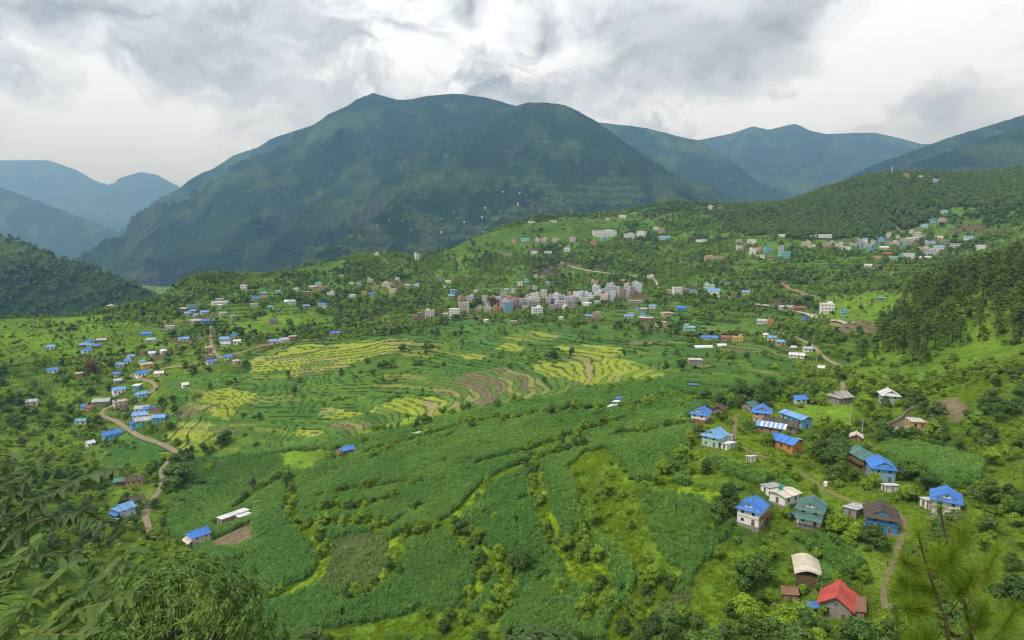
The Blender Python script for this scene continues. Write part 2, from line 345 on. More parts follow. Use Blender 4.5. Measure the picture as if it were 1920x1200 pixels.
def build_heights(x, y):
    zb = base_h(x, y)
    far = sstep(110, 260, y)
    zb = zb + far * ((fbm(x, y, 95, 3, 3) - 0.5) * 5.5 + (fbm(x, y, 22, 2, 9) - 0.5) * 1.6) + (1 - far) * (fbm(x, y, 9, 3, 5) - .5) * 1.2 * sstep(4, 15, y)
    zb = zb + sstep(900, 1300, y) * (fbm(x, y, 160, 4, 21) - .5) * 14
    u, v, _ = proj(x, y, zb)
    T1 = [(280, 1010), (300, 850), (250, 800), (300, 690), (560, 635), (860, 598), (1300, 606), (1530, 680), (1300, 770), (1150, 800), (900, 830), (640, 900), (500, 960), (400, 1000)]
    T2 = [(1290, 600), (1300, 560), (1380, 490), (1777, 478), (1920, 470), (1920, 520), (1720, 560), (1600, 590), (1530, 600), (1440, 620)]
    m1 = inpoly(u, v, T1); m2 = inpoly(u, v, T2)
    wood = (v < 470) & (u > 1340) & (y > 950)
    pine = inpoly(u, v, GRASS[3]) & (y < 520)
    step = np.where(m1, 0.85, np.where(m2, 4.2, 2.6))
    w = np.where(m1, 1.0, np.where(m2, 0.95, 0.55 * sstep(260, 420, y))) * (~wood) * (~pine) * sstep(150, 230, y) * (1 - sstep(1200, 1400, y))
    t = zb / step; k = np.floor(t); f = t - k
    zt = step * (k + 0.10 * f + 0.90 * sstep(0.82, 1.0, f))
    z = zb * (1 - w) + zt * w
    riser = w * sstep(0.78, 0.86, f)
    return z, riser, k + np.where(m1, 0, np.where(m2, 500, 1000)), w
GZ, GR, GK, GW = build_heights(GX, GY)
GU, GV, _ = proj(GX, GY, GZ)

def height(x, y):
    """bilinear height on the terrain mesh"""
    x = np.asarray(x, float); y = np.asarray(y, float)
    t = np.clip((x / y - TC[0]) / (TC[1] - TC[0]), 0, len(TC) - 1.001); c = t.astype(int); ft = t - c
    r = np.clip(np.searchsorted(YR, y) - 1, 0, len(YR) - 2); fr = np.clip((y - YR[r]) / (YR[r + 1] - YR[r]), 0, 1)
    return (GZ[r, c] * (1 - ft) + GZ[r, c + 1] * ft) * (1 - fr) + (GZ[r + 1, c] * (1 - ft) + GZ[r + 1, c + 1] * ft) * fr
def ground_at(u, v, ymin=100.0):
    """where the sight line through a photo pixel meets the terrain"""
    u = np.atleast_1d(np.asarray(u, float)); v = np.atleast_1d(np.asarray(v, float))
    a, b = ray(u, v); c = np.clip(np.round((a - TC[0]) / (TC[1] - TC[0])).astype(int), 0, len(TC) - 1)
    rows = np.where(YR >= ymin)[0]; Z = GZ[rows][:, c]; R = CAMZ + YR[rows][:, None] * b[None]
    hit = Z >= R; i = np.argmax(hit, 0); ok = hit.any(0)
    i1 = np.clip(i, 1, len(rows) - 1); n = np.arange(len(u))
    d0 = R[i1 - 1, n] - Z[i1 - 1, n]; d1 = R[i1, n] - Z[i1, n]; f = np.clip(d0 / (d0 - d1 + 1e-9), 0, 1)
    Y = YR[rows][i1 - 1] * (1 - f) + YR[rows][i1] * f
    X = a * Y; return X, Y, np.where(ok, height(X, Y), np.nan)
def world_line(pts, n=10):
    p = np.array(pts, float); uu, vv = [], []
    for (a, b), (c, d) in zip(p[:-1], p[1:]):
        for k in range(n): uu.append(a + (c - a) * k / n); vv.append(b + (d - b) * k / n)
    uu.append(p[-1, 0]); vv.append(p[-1, 1]); X, Y, Z = ground_at(uu, vv)
    ok = ~np.isnan(Z); q = np.c_[X, Y][ok]
    # occluded stretches jump in depth: smooth the run
    for _ in range(6): q[1:-1] = (q[:-2] + 2 * q[1:-1] + q[2:]) / 4
    return q
BANKW = [world_line(b, 6) for b in BANKS]
ROADW = [(world_line(p, 8), w, n) for p, w, n in ROADS]

def classify(x, y, z, riser, k, u, v):
    """ground cover: class id and base colour for every point.  0 scrub 1 maize 2 paddy 3 tilled 4 grass 5 thin crop 6 wood"""
    n1 = fbm(x, y, 34, 4, 31); n2 = fbm(x, y, 7, 3, 47); n3 = fbm(x, y, 2.2, 2, 53)
    cls = np.zeros(x.shape, int)
    scr = np.array([[.048, .098, .015], [.145, .225, .024]])
    m = np.clip(0.25 + 1.5 * (n1 - .5) + 1.1 * (n2 - .5) + .25, 0, 1)[..., None]
    col = scr[0] * (1 - m) + scr[1] * m
    # hillside terraces: bands of grass and crop
    hv = hash2(k, np.floor(x / 60 + 2 * n1), 5)
    ter = (y > 560) & (v < 625) & (riser < .4)
    band = np.array([.085, .165, .028]) * (0.75 + 0.6 * hv[..., None])
    col = np.where((ter & (hv > .42))[..., None], band, col)
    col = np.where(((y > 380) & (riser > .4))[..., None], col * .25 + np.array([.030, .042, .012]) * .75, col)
    for p in MAIZE:
        h = inpoly(u + (n2 - .5) * 8, v + (n2 - .5) * 5, p); cls[h] = 1
    plot = hash2(k, np.floor(x / 38 + 1.5 * fbm(x, y, 60, 2, 77)), 11)
    ma = np.array([.070, .155, .030]) * (0.80 + 0.42 * plot[..., None]) * (0.82 + .36 * n2[..., None]) * (0.9 + .2 * n3[..., None])
    ma = ma * (1 + np.array([.28, .04, -.1]) * (n1[..., None] - .45) * 1.6)
    col = np.where((cls == 1)[..., None], ma, col)
    # some terraces of the floor lie in grass or young crop
    gq = (cls == 1) & (y > 345) & (plot < .10) & (v > 630); col = np.where(gq[..., None], np.array([.185, .215, .045]) * (.85 + .3 * n2[..., None]), col)
    gp = (cls == 1) & (y > 330) & (plot > .72); col = np.where(gp[..., None], np.array([.10, .185, .028]) * (.85 + .3 * n2[..., None]), col)
    for p in GRASS:
        h = inpoly(u + (n2 - .5) * 14, v + (n2 - .5) * 9, p); cls[h] = 4
    gr = np.array([.115, .205, .020]) * (0.45 + .75 * n1[..., None] + .4 * n2[..., None]); gr = gr * (1 + np.array([.5, .02, .1]) * np.clip(n2[..., None] - .6, 0, 1) * 2)
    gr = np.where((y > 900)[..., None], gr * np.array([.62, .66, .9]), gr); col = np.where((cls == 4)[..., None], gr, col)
    for p in THINCROP:
        h = inpoly(u + (n2 - .5) * 8, v + (n2 - .5) * 5, p); cls[h] = 5
    col = np.where((cls == 5)[..., None], np.array([.085, .105, .034]) * (.7 + .6 * n2[..., None]), col)
    for p in PADDY:
        h = inpoly(u + (n1 - .5) * 40 + (n2 - .5) * 10, v + (n1 - .5) * 9, p); cls[h] = 2
    pv = hash2(k, np.floor(x / 26 + fbm(x, y, 45, 2, 78)), 23)[..., None]
    pa = np.array([.240, .292, .037]) * (0.85 + .3 * pv) * (.92 + .16 * n2[..., None])
    pa = np.where(pv > .87, np.array([.27, .255, .10]) * (.9 + .2 * n2[..., None]), pa); pa = np.where(pv < .28, np.array([.135, .215, .034]), pa)
    col = np.where((cls == 2)[..., None], pa, col)
    for p in TILLED:
        h = inpoly(u + (n2 - .5) * 4, v + (n2 - .5) * 2, p); cls[h] = 3
    tl = np.array([.165, .135, .08]) * (.7 + .5 * n2[..., None] + .2 * pv); tl = np.where((pv > .35) & (y > 345)[..., None], np.array([.105, .175, .035]), tl); tl = np.where((pv > .8) & (y > 345)[..., None], np.array([.22, .23, .07]), tl)
    col = np.where((cls == 3)[..., None], tl, col)
    # terrace risers
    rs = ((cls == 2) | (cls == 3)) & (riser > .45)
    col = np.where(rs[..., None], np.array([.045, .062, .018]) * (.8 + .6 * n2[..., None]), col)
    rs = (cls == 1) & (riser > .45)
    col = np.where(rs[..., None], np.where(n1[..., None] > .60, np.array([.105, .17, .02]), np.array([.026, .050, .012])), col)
    near = y < 420
    if near.any():
        dm = np.full(x.shape, 99.0); xx, yy = x[near], y[near]
        dd = np.full(xx.shape, 99.0)
        for b in BANKW: dd = np.minimum(dd, distline(xx, yy, b[::3]))
        dm[near] = dd + (n2[near] - .5) * 2.6
        bk = (dm < 2.9) & (cls != 4); cls[bk] = 4
        col = np.where(bk[..., None], np.array([.185, .285, .016]) * (.65 + .6 * n2[..., None]), col)
    hb = (y < 95); cls[hb] = 0
    WOODP = [(1345, 400), (1362, 385), (1500, 340), (1640, 320), (1950, 300), (1950, 400), (1777, 385), (1720, 415), (1660, 440), (1600, 448), (1500, 446), (1440, 440), (1380, 440), (1350, 425)]
    wood = inpoly(u + (n1 - .5) * 60, v + (n1 - .5) * 24, WOODP) & (y > 980); cls[wood] = 6
    col = np.where(wood[..., None], np.array([.035, .062, .018]) * (.7 + .7 * n1[..., None]), col)
    bare = (n1 > .66) & (cls == 0) & (y > 480)
    col = np.where(bare[..., None], np.array([.105, .095, .045]), col)
    return cls, col
_sh = GX.shape
GCLS, GCOL = classify(GX, GY, GZ, GR, GK, GU, GV)
def near_road(x, y):
    d = np.full(x.shape, 99.0)
    for q, w, n in ROADW: d = np.minimum(d, distline(x, y, q[::2]) - w / 2)
    return d

# ------------------------------------------------------------------ materials
def new_mat(name):
    m = bpy.data.materials.new(name); m.use_nodes = True; m.node_tree.nodes.clear()
    N = NT(m.node_tree); out = N.n('ShaderNodeOutputMaterial'); return m, N, out
def principled(N, col, rough=0.8, spec=0.3, normal=None, metal=0.0):
    b = N.n('ShaderNodeBsdfPrincipled'); N.val(b.inputs['Base Color'], col if not (isinstance(col, tuple) and len(col) == 3) else (*col, 1))
    N.val(b.inputs['Roughness'], rough); b.inputs['Specular IOR Level'].default_value = spec; b.inputs['Metallic'].default_value = metal
    if normal is not None: N.l(normal, b.inputs['Normal'])
    return b
def bump(N, h, strength, dist):
    b = N.n('ShaderNodeBump'); b.inputs['Strength'].default_value = strength; b.inputs['Distance'].default_value = dist; N.l(h, b.inputs['Height']); return b.outputs[0]
def mat_ground(name, attr='Col', fine=0.9, mid=4.0, bd=0.6):
    m, N, out = new_mat(name); a = N.n('ShaderNodeAttribute', attribute_name=attr); g = N.n('ShaderNodeNewGeometry')
    n1 = N.noise(g.outputs['Position'], fine, 3, 0.65); n2 = N.noise(g.outputs['Position'], 1.0 / mid, 4, 0.6)
    f = N.math('MULTIPLY', N.maprange(n1, .25, .75, .58, 1.5), N.maprange(n2, .25, .75, .74, 1.28))
    c = N.vmath('SCALE', a.outputs['Color'], scale=f)
    h = N.math('ADD', n1, N.math('MULTIPLY', n2, 2.0))
    b = principled(N, c, 0.95, 0.05, bump(N, h, 0.9, bd)); N.l(b.outputs[0], out.inputs[0]); return m
M_ground = mat_ground('ground_cover')

# ------------------------------------------------------------------ terrain sheet
nr, nc = _sh
idx = np.arange(nr * nc).reshape(nr, nc)
F = np.stack([idx[:-1, :-1], idx[:-1, 1:], idx[1:, 1:], idx[1:, :-1]], -1).reshape(-1, 4)
me = mesh_np('terrain', np.stack([GX, GY, GZ], -1).reshape(-1, 3), F, [M_ground], True)
col_attr(me, 'Col', GCOL.reshape(-1, 3)); terrain = tag(link('terrain', me), kind='structure')
# far ground sheet that carries on under everything to the horizon
gs = 11000.0; GYC = 6500.0; nn = 60
gx, gy = np.meshgrid(np.linspace(-gs, gs, nn), np.linspace(-gs, gs, nn) + GYC); gz = np.full(gx.shape, CAMZ - 330.0)
ii = np.arange(nn * nn).reshape(nn, nn)
me = mesh_np('ground', np.stack([gx, gy, gz], -1).reshape(-1, 3), np.stack([ii[:-1, :-1], ii[:-1, 1:], ii[1:, 1:], ii[1:, :-1]], -1).reshape(-1, 4), [M_ground], True)
col_attr(me, 'Col', np.tile([.04, .07, .025], (nn * nn, 1))); tag(link('ground', me), kind='structure')

# ------------------------------------------------------------------ mountains: ridge lines traced on the photo at plausible distances
def mat_mountain():
    m, N, out = new_mat('mountain_cover'); a = N.n('ShaderNodeAttribute', attribute_name='Col'); g = N.n('ShaderNodeNewGeometry'); p = g.outputs['Position']
    v = N.n('ShaderNodeTexVoronoi'); N.l(N.vmath('ADD', p, N.vmath('SCALE', N.noise(p, .05, 2, .5, out=1), scale=14.0)), v.inputs['Vector']); v.inputs['Scale'].default_value = 1 / 17.0
    n1 = N.noise(p, 1 / 55.0, 5, .65); n2 = N.noise(p, 1 / 240.0, 4, .6)
    f = N.math('MULTIPLY', N.maprange(v.outputs['Distance'], 0, .8, 1.22, .72), N.math('MULTIPLY', N.maprange(n1, .28, .72, .72, 1.3), N.maprange(n2, .3, .7, .78, 1.22)))
    c = N.vmath('SCALE', a.outputs['Color'], scale=f)
    h = N.math('SUBTRACT', N.math('MULTIPLY', n1, 3.0), N.math('MULTIPLY', v.outputs['Distance'], .55))
    b = principled(N, c, 0.95, 0.03, bump(N, h, 1.0, 22.0)); N.l(b.outputs[0], out.inputs[0]); return m
M_mtn = mat_mountain()
def mountain(name, ridges, slope, seed, res=(300, 260), margin=900, gul=90.0, green=0.5, terr=0.0, floor=-330.0, ext=None):
    W = []
    for r in ridges: W.append(np.array([P(*q) for q in r]))
    S = np.concatenate(W)
    lo, hi = S[:, :2].min(0) - margin, S[:, :2].max(0) + margin * .6
    if ext: lo = np.minimum(lo, ext[0]); hi = np.maximum(hi, ext[1])
    X, Y = np.meshgrid(np.linspace(lo[0], hi[0], res[0]), np.linspace(lo[1], hi[1], res[1]))
    wx = (fbm(X, Y, 420, 4, seed) - .5) * 260; wy = (fbm(X, Y, 420, 4, seed + 5) - .5) * 260
    H = np.full(X.shape, -1e9); D = np.full(X.shape, 1e9)
    for w in W:
        for a, b in zip(w[:-1], w[1:]):
            ab = b - a; L2 = ab[0] ** 2 + ab[1] ** 2 + 1e-6
            t = np.clip(((X - a[0]) * ab[0] + (Y - a[1]) * ab[1]) / L2, 0, 1); qx, qy = a[0] + t * ab[0], a[1] + t * ab[1]
            d = np.hypot(X - qx, Y - qy); dw = np.hypot(X + wx - qx, Y + wy - qy); k = sstep(40, 500, d); dd = d * (1 - k) + dw * k
            H = np.maximum(H, a[2] + ab[2] * t - slope * dd * (1 - 0.12 * sstep(600, 2200, dd))); D = np.minimum(D, d)
    depth = sstep(25, 420, D)
    rid = 1 - np.abs(2 * fbm(X + wx, Y + wy, 330, 5, seed + 11) - 1)
    rid2 = 1 - np.abs(2 * fbm(X + wx * .5, Y + wy * .5, 120, 4, seed + 13) - 1)
    H = H + depth * gul * (2 * rid - 1.25) + depth * gul * .38 * (2 * rid2 - 1.25) + sstep(0, 160, D) * (fbm(X, Y, 85, 4, seed + 2) - .5) * 42 + (fbm(X, Y, 40, 2, seed + 8) - .5) * 7
    H = np.maximum(H, CAMZ + floor + (fbm(X, Y, 300, 2, seed) - .5) * 30)
    gyy, gxx = np.gradient(H, Y[1, 0] - Y[0, 0], X[0, 1] - X[0, 0]); st = np.hypot(gxx, gyy)
    n1 = fbm(X, Y, 380, 5, seed + 3); n2 = fbm(X, Y, 110, 4, seed + 4)
    forest = np.array([.022, .050, .019]); grass = np.array([.080, .128, .034]); rock = np.array([.14, .13, .11])
    g = np.clip((n1 - .5) * 4 + (n2 - .5) * 2.2 + green - .5 + (rid - .6) * .9, 0, 1)[..., None]
    col = forest * (1 - g) + grass * g
    if terr:
        low = 1 - sstep(CAMZ + 150, CAMZ + 560, H + (n1 - .5) * 500)
        tb = (low * terr * (0.35 + .65 * (np.sin(H / 7.0 + n2 * 9) > 0)) * sstep(.40, .55, n2))[..., None]; col = col * (1 - tb) + np.array([.085, .135, .035]) * tb
    rk = (sstep(.92, 1.35, st) * sstep(.55, .70, n2))[..., None] * .4; col = col * (1 - rk) + rock * rk
    r, c = X.shape; ii = np.arange(r * c).reshape(r, c)
    F = np.stack([ii[:-1, :-1], ii[:-1, 1:], ii[1:, 1:], ii[1:, :-1]], -1).reshape(-1, 4)
    me = mesh_np(name, np.stack([X, Y, H], -1).reshape(-1, 3), F, [M_mtn], True); col_attr(me, 'Col', col.reshape(-1, 3))
    o = tag(link(name, me), kind='structure'); return o, X, Y, H
MTN = {}
MTN['main'] = mountain('mountain', [
    [(220, 517, 3300), (227, 498, 3350), (243, 474, 3450), (262, 457, 3550), (282, 437, 3650), (315, 409, 3800), (341, 395, 3900), (379, 363, 4050), (413, 337, 4150), (464, 311, 4300), (524, 273, 4500), (558, 247, 4600), (592, 232, 4700),
     (618, 213, 4750), (648, 200, 4800), (669, 186, 4850), (699, 174, 4900), (740, 186, 4900), (770, 186, 4850), (800, 180, 4800), (845, 175, 4750), (872, 177, 4700), (905, 181, 4600), (935, 189, 4500), (965, 197, 4400)],
    [(800, 180, 4800), (720, 260, 4200), (640, 340, 3700), (560, 410, 3300), (500, 470, 2950)],
    [(690, 178, 4870), (560, 290, 4250), (460, 380, 3800), (380, 470, 3350)],
    [(905, 181, 4600), (820, 265, 4150), (740, 340, 3750), (650, 425, 3250)]],
    0.80, 101, (470, 380), 1000, 150, 0.42, 0.25)
MTN['spur'] = mountain('mountain', [
    [(965, 199, 4100), (990, 192, 4000), (1020, 191, 3900), (1060, 197, 3880), (1085, 208, 3850), (1110, 222, 3830), (1140, 245, 3800), (1175, 268, 3760), (1205, 288, 3720), (1240, 315, 3650), (1275, 345, 3560), (1300, 365, 3480), (1322, 381, 3400), (1360, 410, 3300)],
    [(990, 192, 4000), (952, 226, 3750), (909, 254, 3500), (866, 290, 3250), (806, 337, 2950), (760, 367, 2750), (700, 410, 2500), (640, 450, 2300), (570, 490, 2100)],
    [(1035, 193, 3880), (1030, 260, 3450), (1000, 330, 3000), (960, 390, 2650), (900, 440, 2350)],
    [(1110, 222, 3830), (1130, 300, 3350), (1120, 370, 2950), (1080, 420, 2650)],
    [(1205, 288, 3720), (1230, 360, 3200), (1230, 410, 2900)]],
    0.74, 202, (470, 370), 800, 120, 0.55, 0.9)
MTN['left_back'] = mountain('mountain', [
    [(535, 250, 6400), (507, 260, 6300), (490, 273, 6200), (439, 290, 6100), (413, 307, 6000), (392, 324, 5900), (377, 346, 5800), (345, 376, 5600), (300, 394, 5400), (243, 430, 5100), (227, 441, 5000), (175, 463, 4700), (160, 478, 4600), (120, 500, 4400)],
    [(535, 250, 6400), (600, 230, 6600), (700, 200, 6800)]], 0.85, 303, (200, 160), 1000, 70, 0.35)
MTN['left_far'] = mountain('mountain', [
    [(-60, 330, 7600), (60, 372, 7500), (143, 404, 7400), (185, 420, 7300), (227, 437, 7200), (290, 470, 7000)]], 0.7, 404, (150, 130), 1000, 70, 0.5)
MTN['left_snow'] = mountain('mountain', [
    [(-40, 300, 13500), (90, 300, 13500), (143, 318, 13500), (170, 345, 13400), (200, 360, 13300), (235, 330, 13500), (262, 322, 13500), (295, 327, 13400), (330, 360, 13300), (360, 400, 13200)]], 0.75, 505, (170, 130), 2000, 130, 0.3)
MTN['right_near'] = mountain('mountain', [
    [(2150, 130, 4600), (1920, 215, 4500), (1777, 258, 4400), (1740, 272, 4350), (1690, 290, 4300), (1640, 308, 4200), (1600, 326, 4100), (1570, 345, 4000), (1530, 368, 3900)],
    [(2100, 190, 3500), (1920, 235, 3400), (1777, 284, 3300), (1720, 302, 3250), (1690, 322, 3200), (1650, 345, 3100)]], 0.62, 606, (220, 180), 800, 60, 0.5, 0.4)
MTN['right_mid'] = mountain('mountain', [
    [(1080, 225, 6200), (1140, 231, 6100), (1170, 234, 6050), (1215, 240, 6000), (1245, 248, 5950), (1275, 256, 5900), (1310, 262, 5850), (1335, 280, 5750), (1370, 308, 5600), (1400, 330, 5450), (1430, 352, 5300), (1460, 375, 5150), (1490, 395, 5000)],
    [(1245, 248, 5950), (1300, 320, 5200), (1330, 380, 4700)]], 0.72, 707, (240, 180), 900, 70, 0.5, 0.5)
MTN['right_far'] = mountain('mountain', [
    [(1200, 285, 8600), (1310, 262, 8600), (1370, 250, 8500), (1412, 236, 8400), (1440, 243, 8400), (1490, 231, 8300), (1520, 245, 8200), (1550, 251, 8200), (1600, 249, 8200), (1640, 248, 8200), (1690, 259, 8100), (1730, 270, 8000), (1777, 268, 8000), (1920, 250, 8000), (2100, 240, 8000)],
    [(1490, 231, 8300), (1440, 320, 7300), (1400, 380, 6600)], [(1640, 248, 8200), (1580, 320, 7200), (1530, 370, 6500)]], 0.62, 808, (240, 170), 1200, 90, 0.4)
MTN['left_hill'] = mountain('wooded_hill', [
    [(-120, 400, 1500), (0, 440, 1450), (90, 475, 1400), (143, 491, 1380), (200, 514, 1330), (250, 537, 1260), (285, 560, 1200), (320, 600, 1150)]], 0.62, 909, (200, 160), 400, 22, 0.4, 0, -200)

# haze: the damp air of the valley
hz_m, N, out = new_mat('haze_air'); pv = N.n('ShaderNodeVolumePrincipled')
pv.inputs['Color'].default_value = (0.27, 0.57, 1.0, 1); pv.inputs['Absorption Color'].default_value = (.45, .45, .45, 1); pv.inputs['Density'].default_value = 1.25e-4; pv.inputs['Anisotropy'].default_value = 0.2
N.l(pv.outputs[0], out.inputs['Volume'])
_top = max(float(q[3].max()) for q in MTN.values()) + 12.0
hv_ = np.array([(x, y, z) for z in (CAMZ - 331.0, _top) for y in (-gs - 20 + GYC, gs + 20 + GYC) for x in (-gs - 20, gs + 20)], float)
me = mesh_np('haze', hv_, [(0, 2, 3, 1), (4, 5, 7, 6), (0, 1, 5, 4), (2, 6, 7, 3), (0, 4, 6, 2), (1, 3, 7, 5)], [hz_m])
tag(link('haze', me), 'pale damp haze filling the valley air', kind='stuff')

# ------------------------------------------------------------------ roads draped on the ground
def mat_earth(name, c1, c2, sc=0.7):
    m, N, out = new_mat(name); g = N.n('ShaderNodeNewGeometry')
    n1 = N.noise(g.outputs['Position'], sc, 5, 0.65); n2 = N.noise(g.outputs['Position'], 5.0, 3, 0.6)
    c = N.mix(N.maprange(n1, .3, .7, 0, 1), c1, c2); c = N.vmath('SCALE', c, scale=N.maprange(n2, .2, .8, .8, 1.2))
    b = principled(N, c, 0.95, 0.05, bump(N, N.math('ADD', n1, N.math('MULTIPLY', n2, .3)), .7, .15)); N.l(b.outputs[0], out.inputs[0]); return m
M_dirt = mat_earth('dry_earth', (.21, .17, .11), (.33, .28, .20)); M_red = mat_earth('red_earth', (.25, .155, .095), (.34, .22, .14)); M_pale = mat_earth('pale_gravel', (.36, .33, .28), (.46, .42, .36))
M_track = mat_earth('trodden_earth', (.13, .12, .055), (.27, .215, .14), 1.1)
for q, w, nm in ROADW:
    d = np.gradient(q, axis=0); d /= np.linalg.norm(d, axis=1)[:, None] + 1e-9; nrm = np.c_[-d[:, 1], d[:, 0]]
    ww = w * (0.85 + .35 * vnoise(q[:, 0] * .11, q[:, 1] * .11, 4))[:, None]
    V = []
    for s in (-.5, -.25, 0, .25, .5):
        p = q + nrm * ww * s; z = np.maximum(height(p[:, 0], p[:, 1]), height(q[:, 0], q[:, 1]) - .3) + 0.14 - 0.05 * abs(s); V.append(np.c_[p, z])
    V = np.stack(V, 1); n = len(q); ii = np.arange(n * 5).reshape(n, 5)
    F = np.stack([ii[:-1, :-1], ii[:-1, 1:], ii[1:, 1:], ii[1:, :-1]], -1).reshape(-1, 4)
    keep = np.linalg.norm(np.diff(q, axis=0), axis=1) < 30; F = F.reshape(n - 1, 4, 4)[keep].reshape(-1, 4)
    tag(link(nm, mesh_np(nm, V.reshape(-1, 3), F, [M_track if nm == 'village_track' else M_red if 'red' in nm else (M_pale if nm == 'hill_road' else M_dirt)], True)), kind='structure')

# ------------------------------------------------------------------ buildings
WALLC = dict(white=(.85, .84, .80), cream=(.72, .64, .48), pink=(.62, .30, .32), salmon=(.64, .40, .29), yellow=(.66, .45, .11), orange=(.60, .27, .07), skyblue=(.20, .47, .68),
             blue=(.05, .26, .58), teal=(.16, .52, .50), mint=(.40, .64, .48), lilac=(.60, .60, .70), grey=(.62, .61, .58), brick=(.30, .13, .085), mud=(.36, .25, .16), paleblue=(.62, .72, .80), pinkwhite=(.80, .66, .63), stone=(.33, .31, .28))
ROOFC = dict(blue=(.050, .20, .60), lightblue=(.17, .36, .66), teal=(.10, .36, .36), green=(.075, .19, .16), tin=(.42, .43, .44), white=(.68, .69, .69), red=(.52, .075, .055), rust=(.25, .12, .07), thatch=(.14, .115, .09), terracotta=(.40, .18, .10), cement=(.36, .34, .31), ivory=(.62, .56, .44))
WWORD = dict(skyblue='sky blue', paleblue='pale blue', pinkwhite='pink and white', mud='earthen', stone='grey stone', grey='grey concrete')
RWORD = dict(lightblue='light blue', tin='grey tin', white='whitish tin', thatch='dark tiled', cement='flat cement', ivory='ivory')
_mc = {}
def mat_wall(c):
    if ('w', c) in _mc: return _mc[('w', c)]
    m, N, out = new_mat('wall_' + c); tcx = N.n('ShaderNodeTexCoord'); oi = N.n('ShaderNodeObjectInfo')
    p = N.vmath('ADD', tcx.outputs['Object'], N.vmath('SCALE', (1, 1, 1), scale=N.math('MULTIPLY', oi.outputs['Random'], 40)))
    st = N.noise(N.vmath('MULTIPLY', p, (1.4, 1.4, .35)), 1.0, 4, .6); fi = N.noise(p, 5.0, 3, .6)
    base = N.vmath('SCALE', tuple(WALLC[c]), scale=N.math('MULTIPLY', N.maprange(st, .3, .8, 1.06, .80), N.maprange(fi, .2, .8, .92, 1.08)))
    b = principled(N, base, .9, .1, bump(N, fi, .4, .03)); N.l(b.outputs[0], out.inputs[0]); _mc[('w', c)] = m; return m
def mat_roof(c):
    if ('r', c) in _mc: return _mc[('r', c)]
    m, N, out = new_mat('roof_' + c); tcx = N.n('ShaderNodeTexCoord'); oi = N.n('ShaderNodeObjectInfo')
    p = tcx.outputs['Object']; sep = N.n('ShaderNodeSeparateXYZ'); N.l(p, sep.inputs[0])
    tile = c in ('thatch', 'terracotta')
    n1 = N.noise(p, .8, 4, .65); n2 = N.noise(N.vmath('MULTIPLY', p, (.6, 3.0, .6)), 1.6, 3, .6)
    # sheets about 0.8 m wide run from ridge to eave; each has weathered a little differently
    sheet = N.n('ShaderNodeTexWhiteNoise', noise_dimensions='1D'); N.l(N.math('ADD', N.math('FLOOR', N.math('DIVIDE', sep.outputs[1], .82)), N.math('MULTIPLY', oi.outputs['Random'], 50)), sheet.inputs['W'])
    f = N.math('MULTIPLY', N.maprange(n1, .25, .75, .80, 1.15), N.math('MULTIPLY', N.maprange(n2, .3, .7, .9, 1.1), N.maprange(sheet.outputs[0], 0, 1, .76, 1.16)))
    col = N.vmath('SCALE', tuple(ROOFC[c]), scale=f)
    if not tile: col = N.mix(N.math('MULTIPLY', N.maprange(N.noise(N.vmath('MULTIPLY', p, (.5, 1.6, .5)), .9, 5, .7), .48, .72, 0, 1), .32), col, tuple(.55 * q + .18 for q in ROOFC[c])); col = N.mix(N.math('MULTIPLY', N.maprange(N.noise(p, 1.7, 4, .7), .62, .74, 0, 1), .5), col, (.10, .075, .06))
    if c in ('tin', 'white', 'rust'):
        col = N.mix(N.math('MULTIPLY', N.maprange(N.noise(p, .55, 5, .7), .55, .72, 0, 1), .55 if c != 'rust' else .2), col, (.24, .13, .08))
    if tile:
        v = N.n('ShaderNodeTexVoronoi'); N.l(N.vmath('MULTIPLY', p, (2.2, 3.0, 2.2)), v.inputs['Vector']); col = N.vmath('SCALE', col, scale=N.maprange(v.outputs['Distance'], 0, .7, 1.35, .6))
        h = v.outputs['Distance']; bp = bump(N, h, .8, .08)
    else:
        h = N.math('SINE', N.math('MULTIPLY', sep.outputs[1], 2 * math.pi / .27)); bp = bump(N, h, .6, .03)
    b = principled(N, col, .5 if not tile else .9, .35 if not tile else .05, bp); N.l(b.outputs[0], out.inputs[0]); _mc[('r', c)] = m; return m
def mat_plain(name, c, rough=.7, spec=.3, var=.25, sc=2.0):
    if name in _mc: return _mc[name]
    m, N, out = new_mat(name); tcx = N.n('ShaderNodeTexCoord'); n = N.noise(tcx.outputs['Object'], sc, 4, .6)
    b = principled(N, N.vmath('SCALE', tuple(c), scale=N.maprange(n, .25, .75, 1 - var, 1 + var)), rough, spec, bump(N, n, .3, .03)); N.l(b.outputs[0], out.inputs[0]); _mc[name] = m; return m
M_pane = mat_plain('dark_glass', (.025, .030, .036), .15, .5, .3); M_frame = mat_plain('painted_frame', (.42, .36, .28)); M_wood = mat_plain('weathered_wood', (.17, .105, .06)); M_conc = mat_plain('concrete_slab', (.46, .44, .40))
M_stone = mat_plain('rubble_stone', (.27, .25, .22), .95, .05, .5, 1.2); M_tank = mat_plain('tank_plastic', (.03, .30, .22)); M_steel = mat_plain('galvanised_steel', (.50, .51, .52), .45, .5); M_tarp = mat_plain('blue_tarpaulin', (.04, .20, .55), .6)

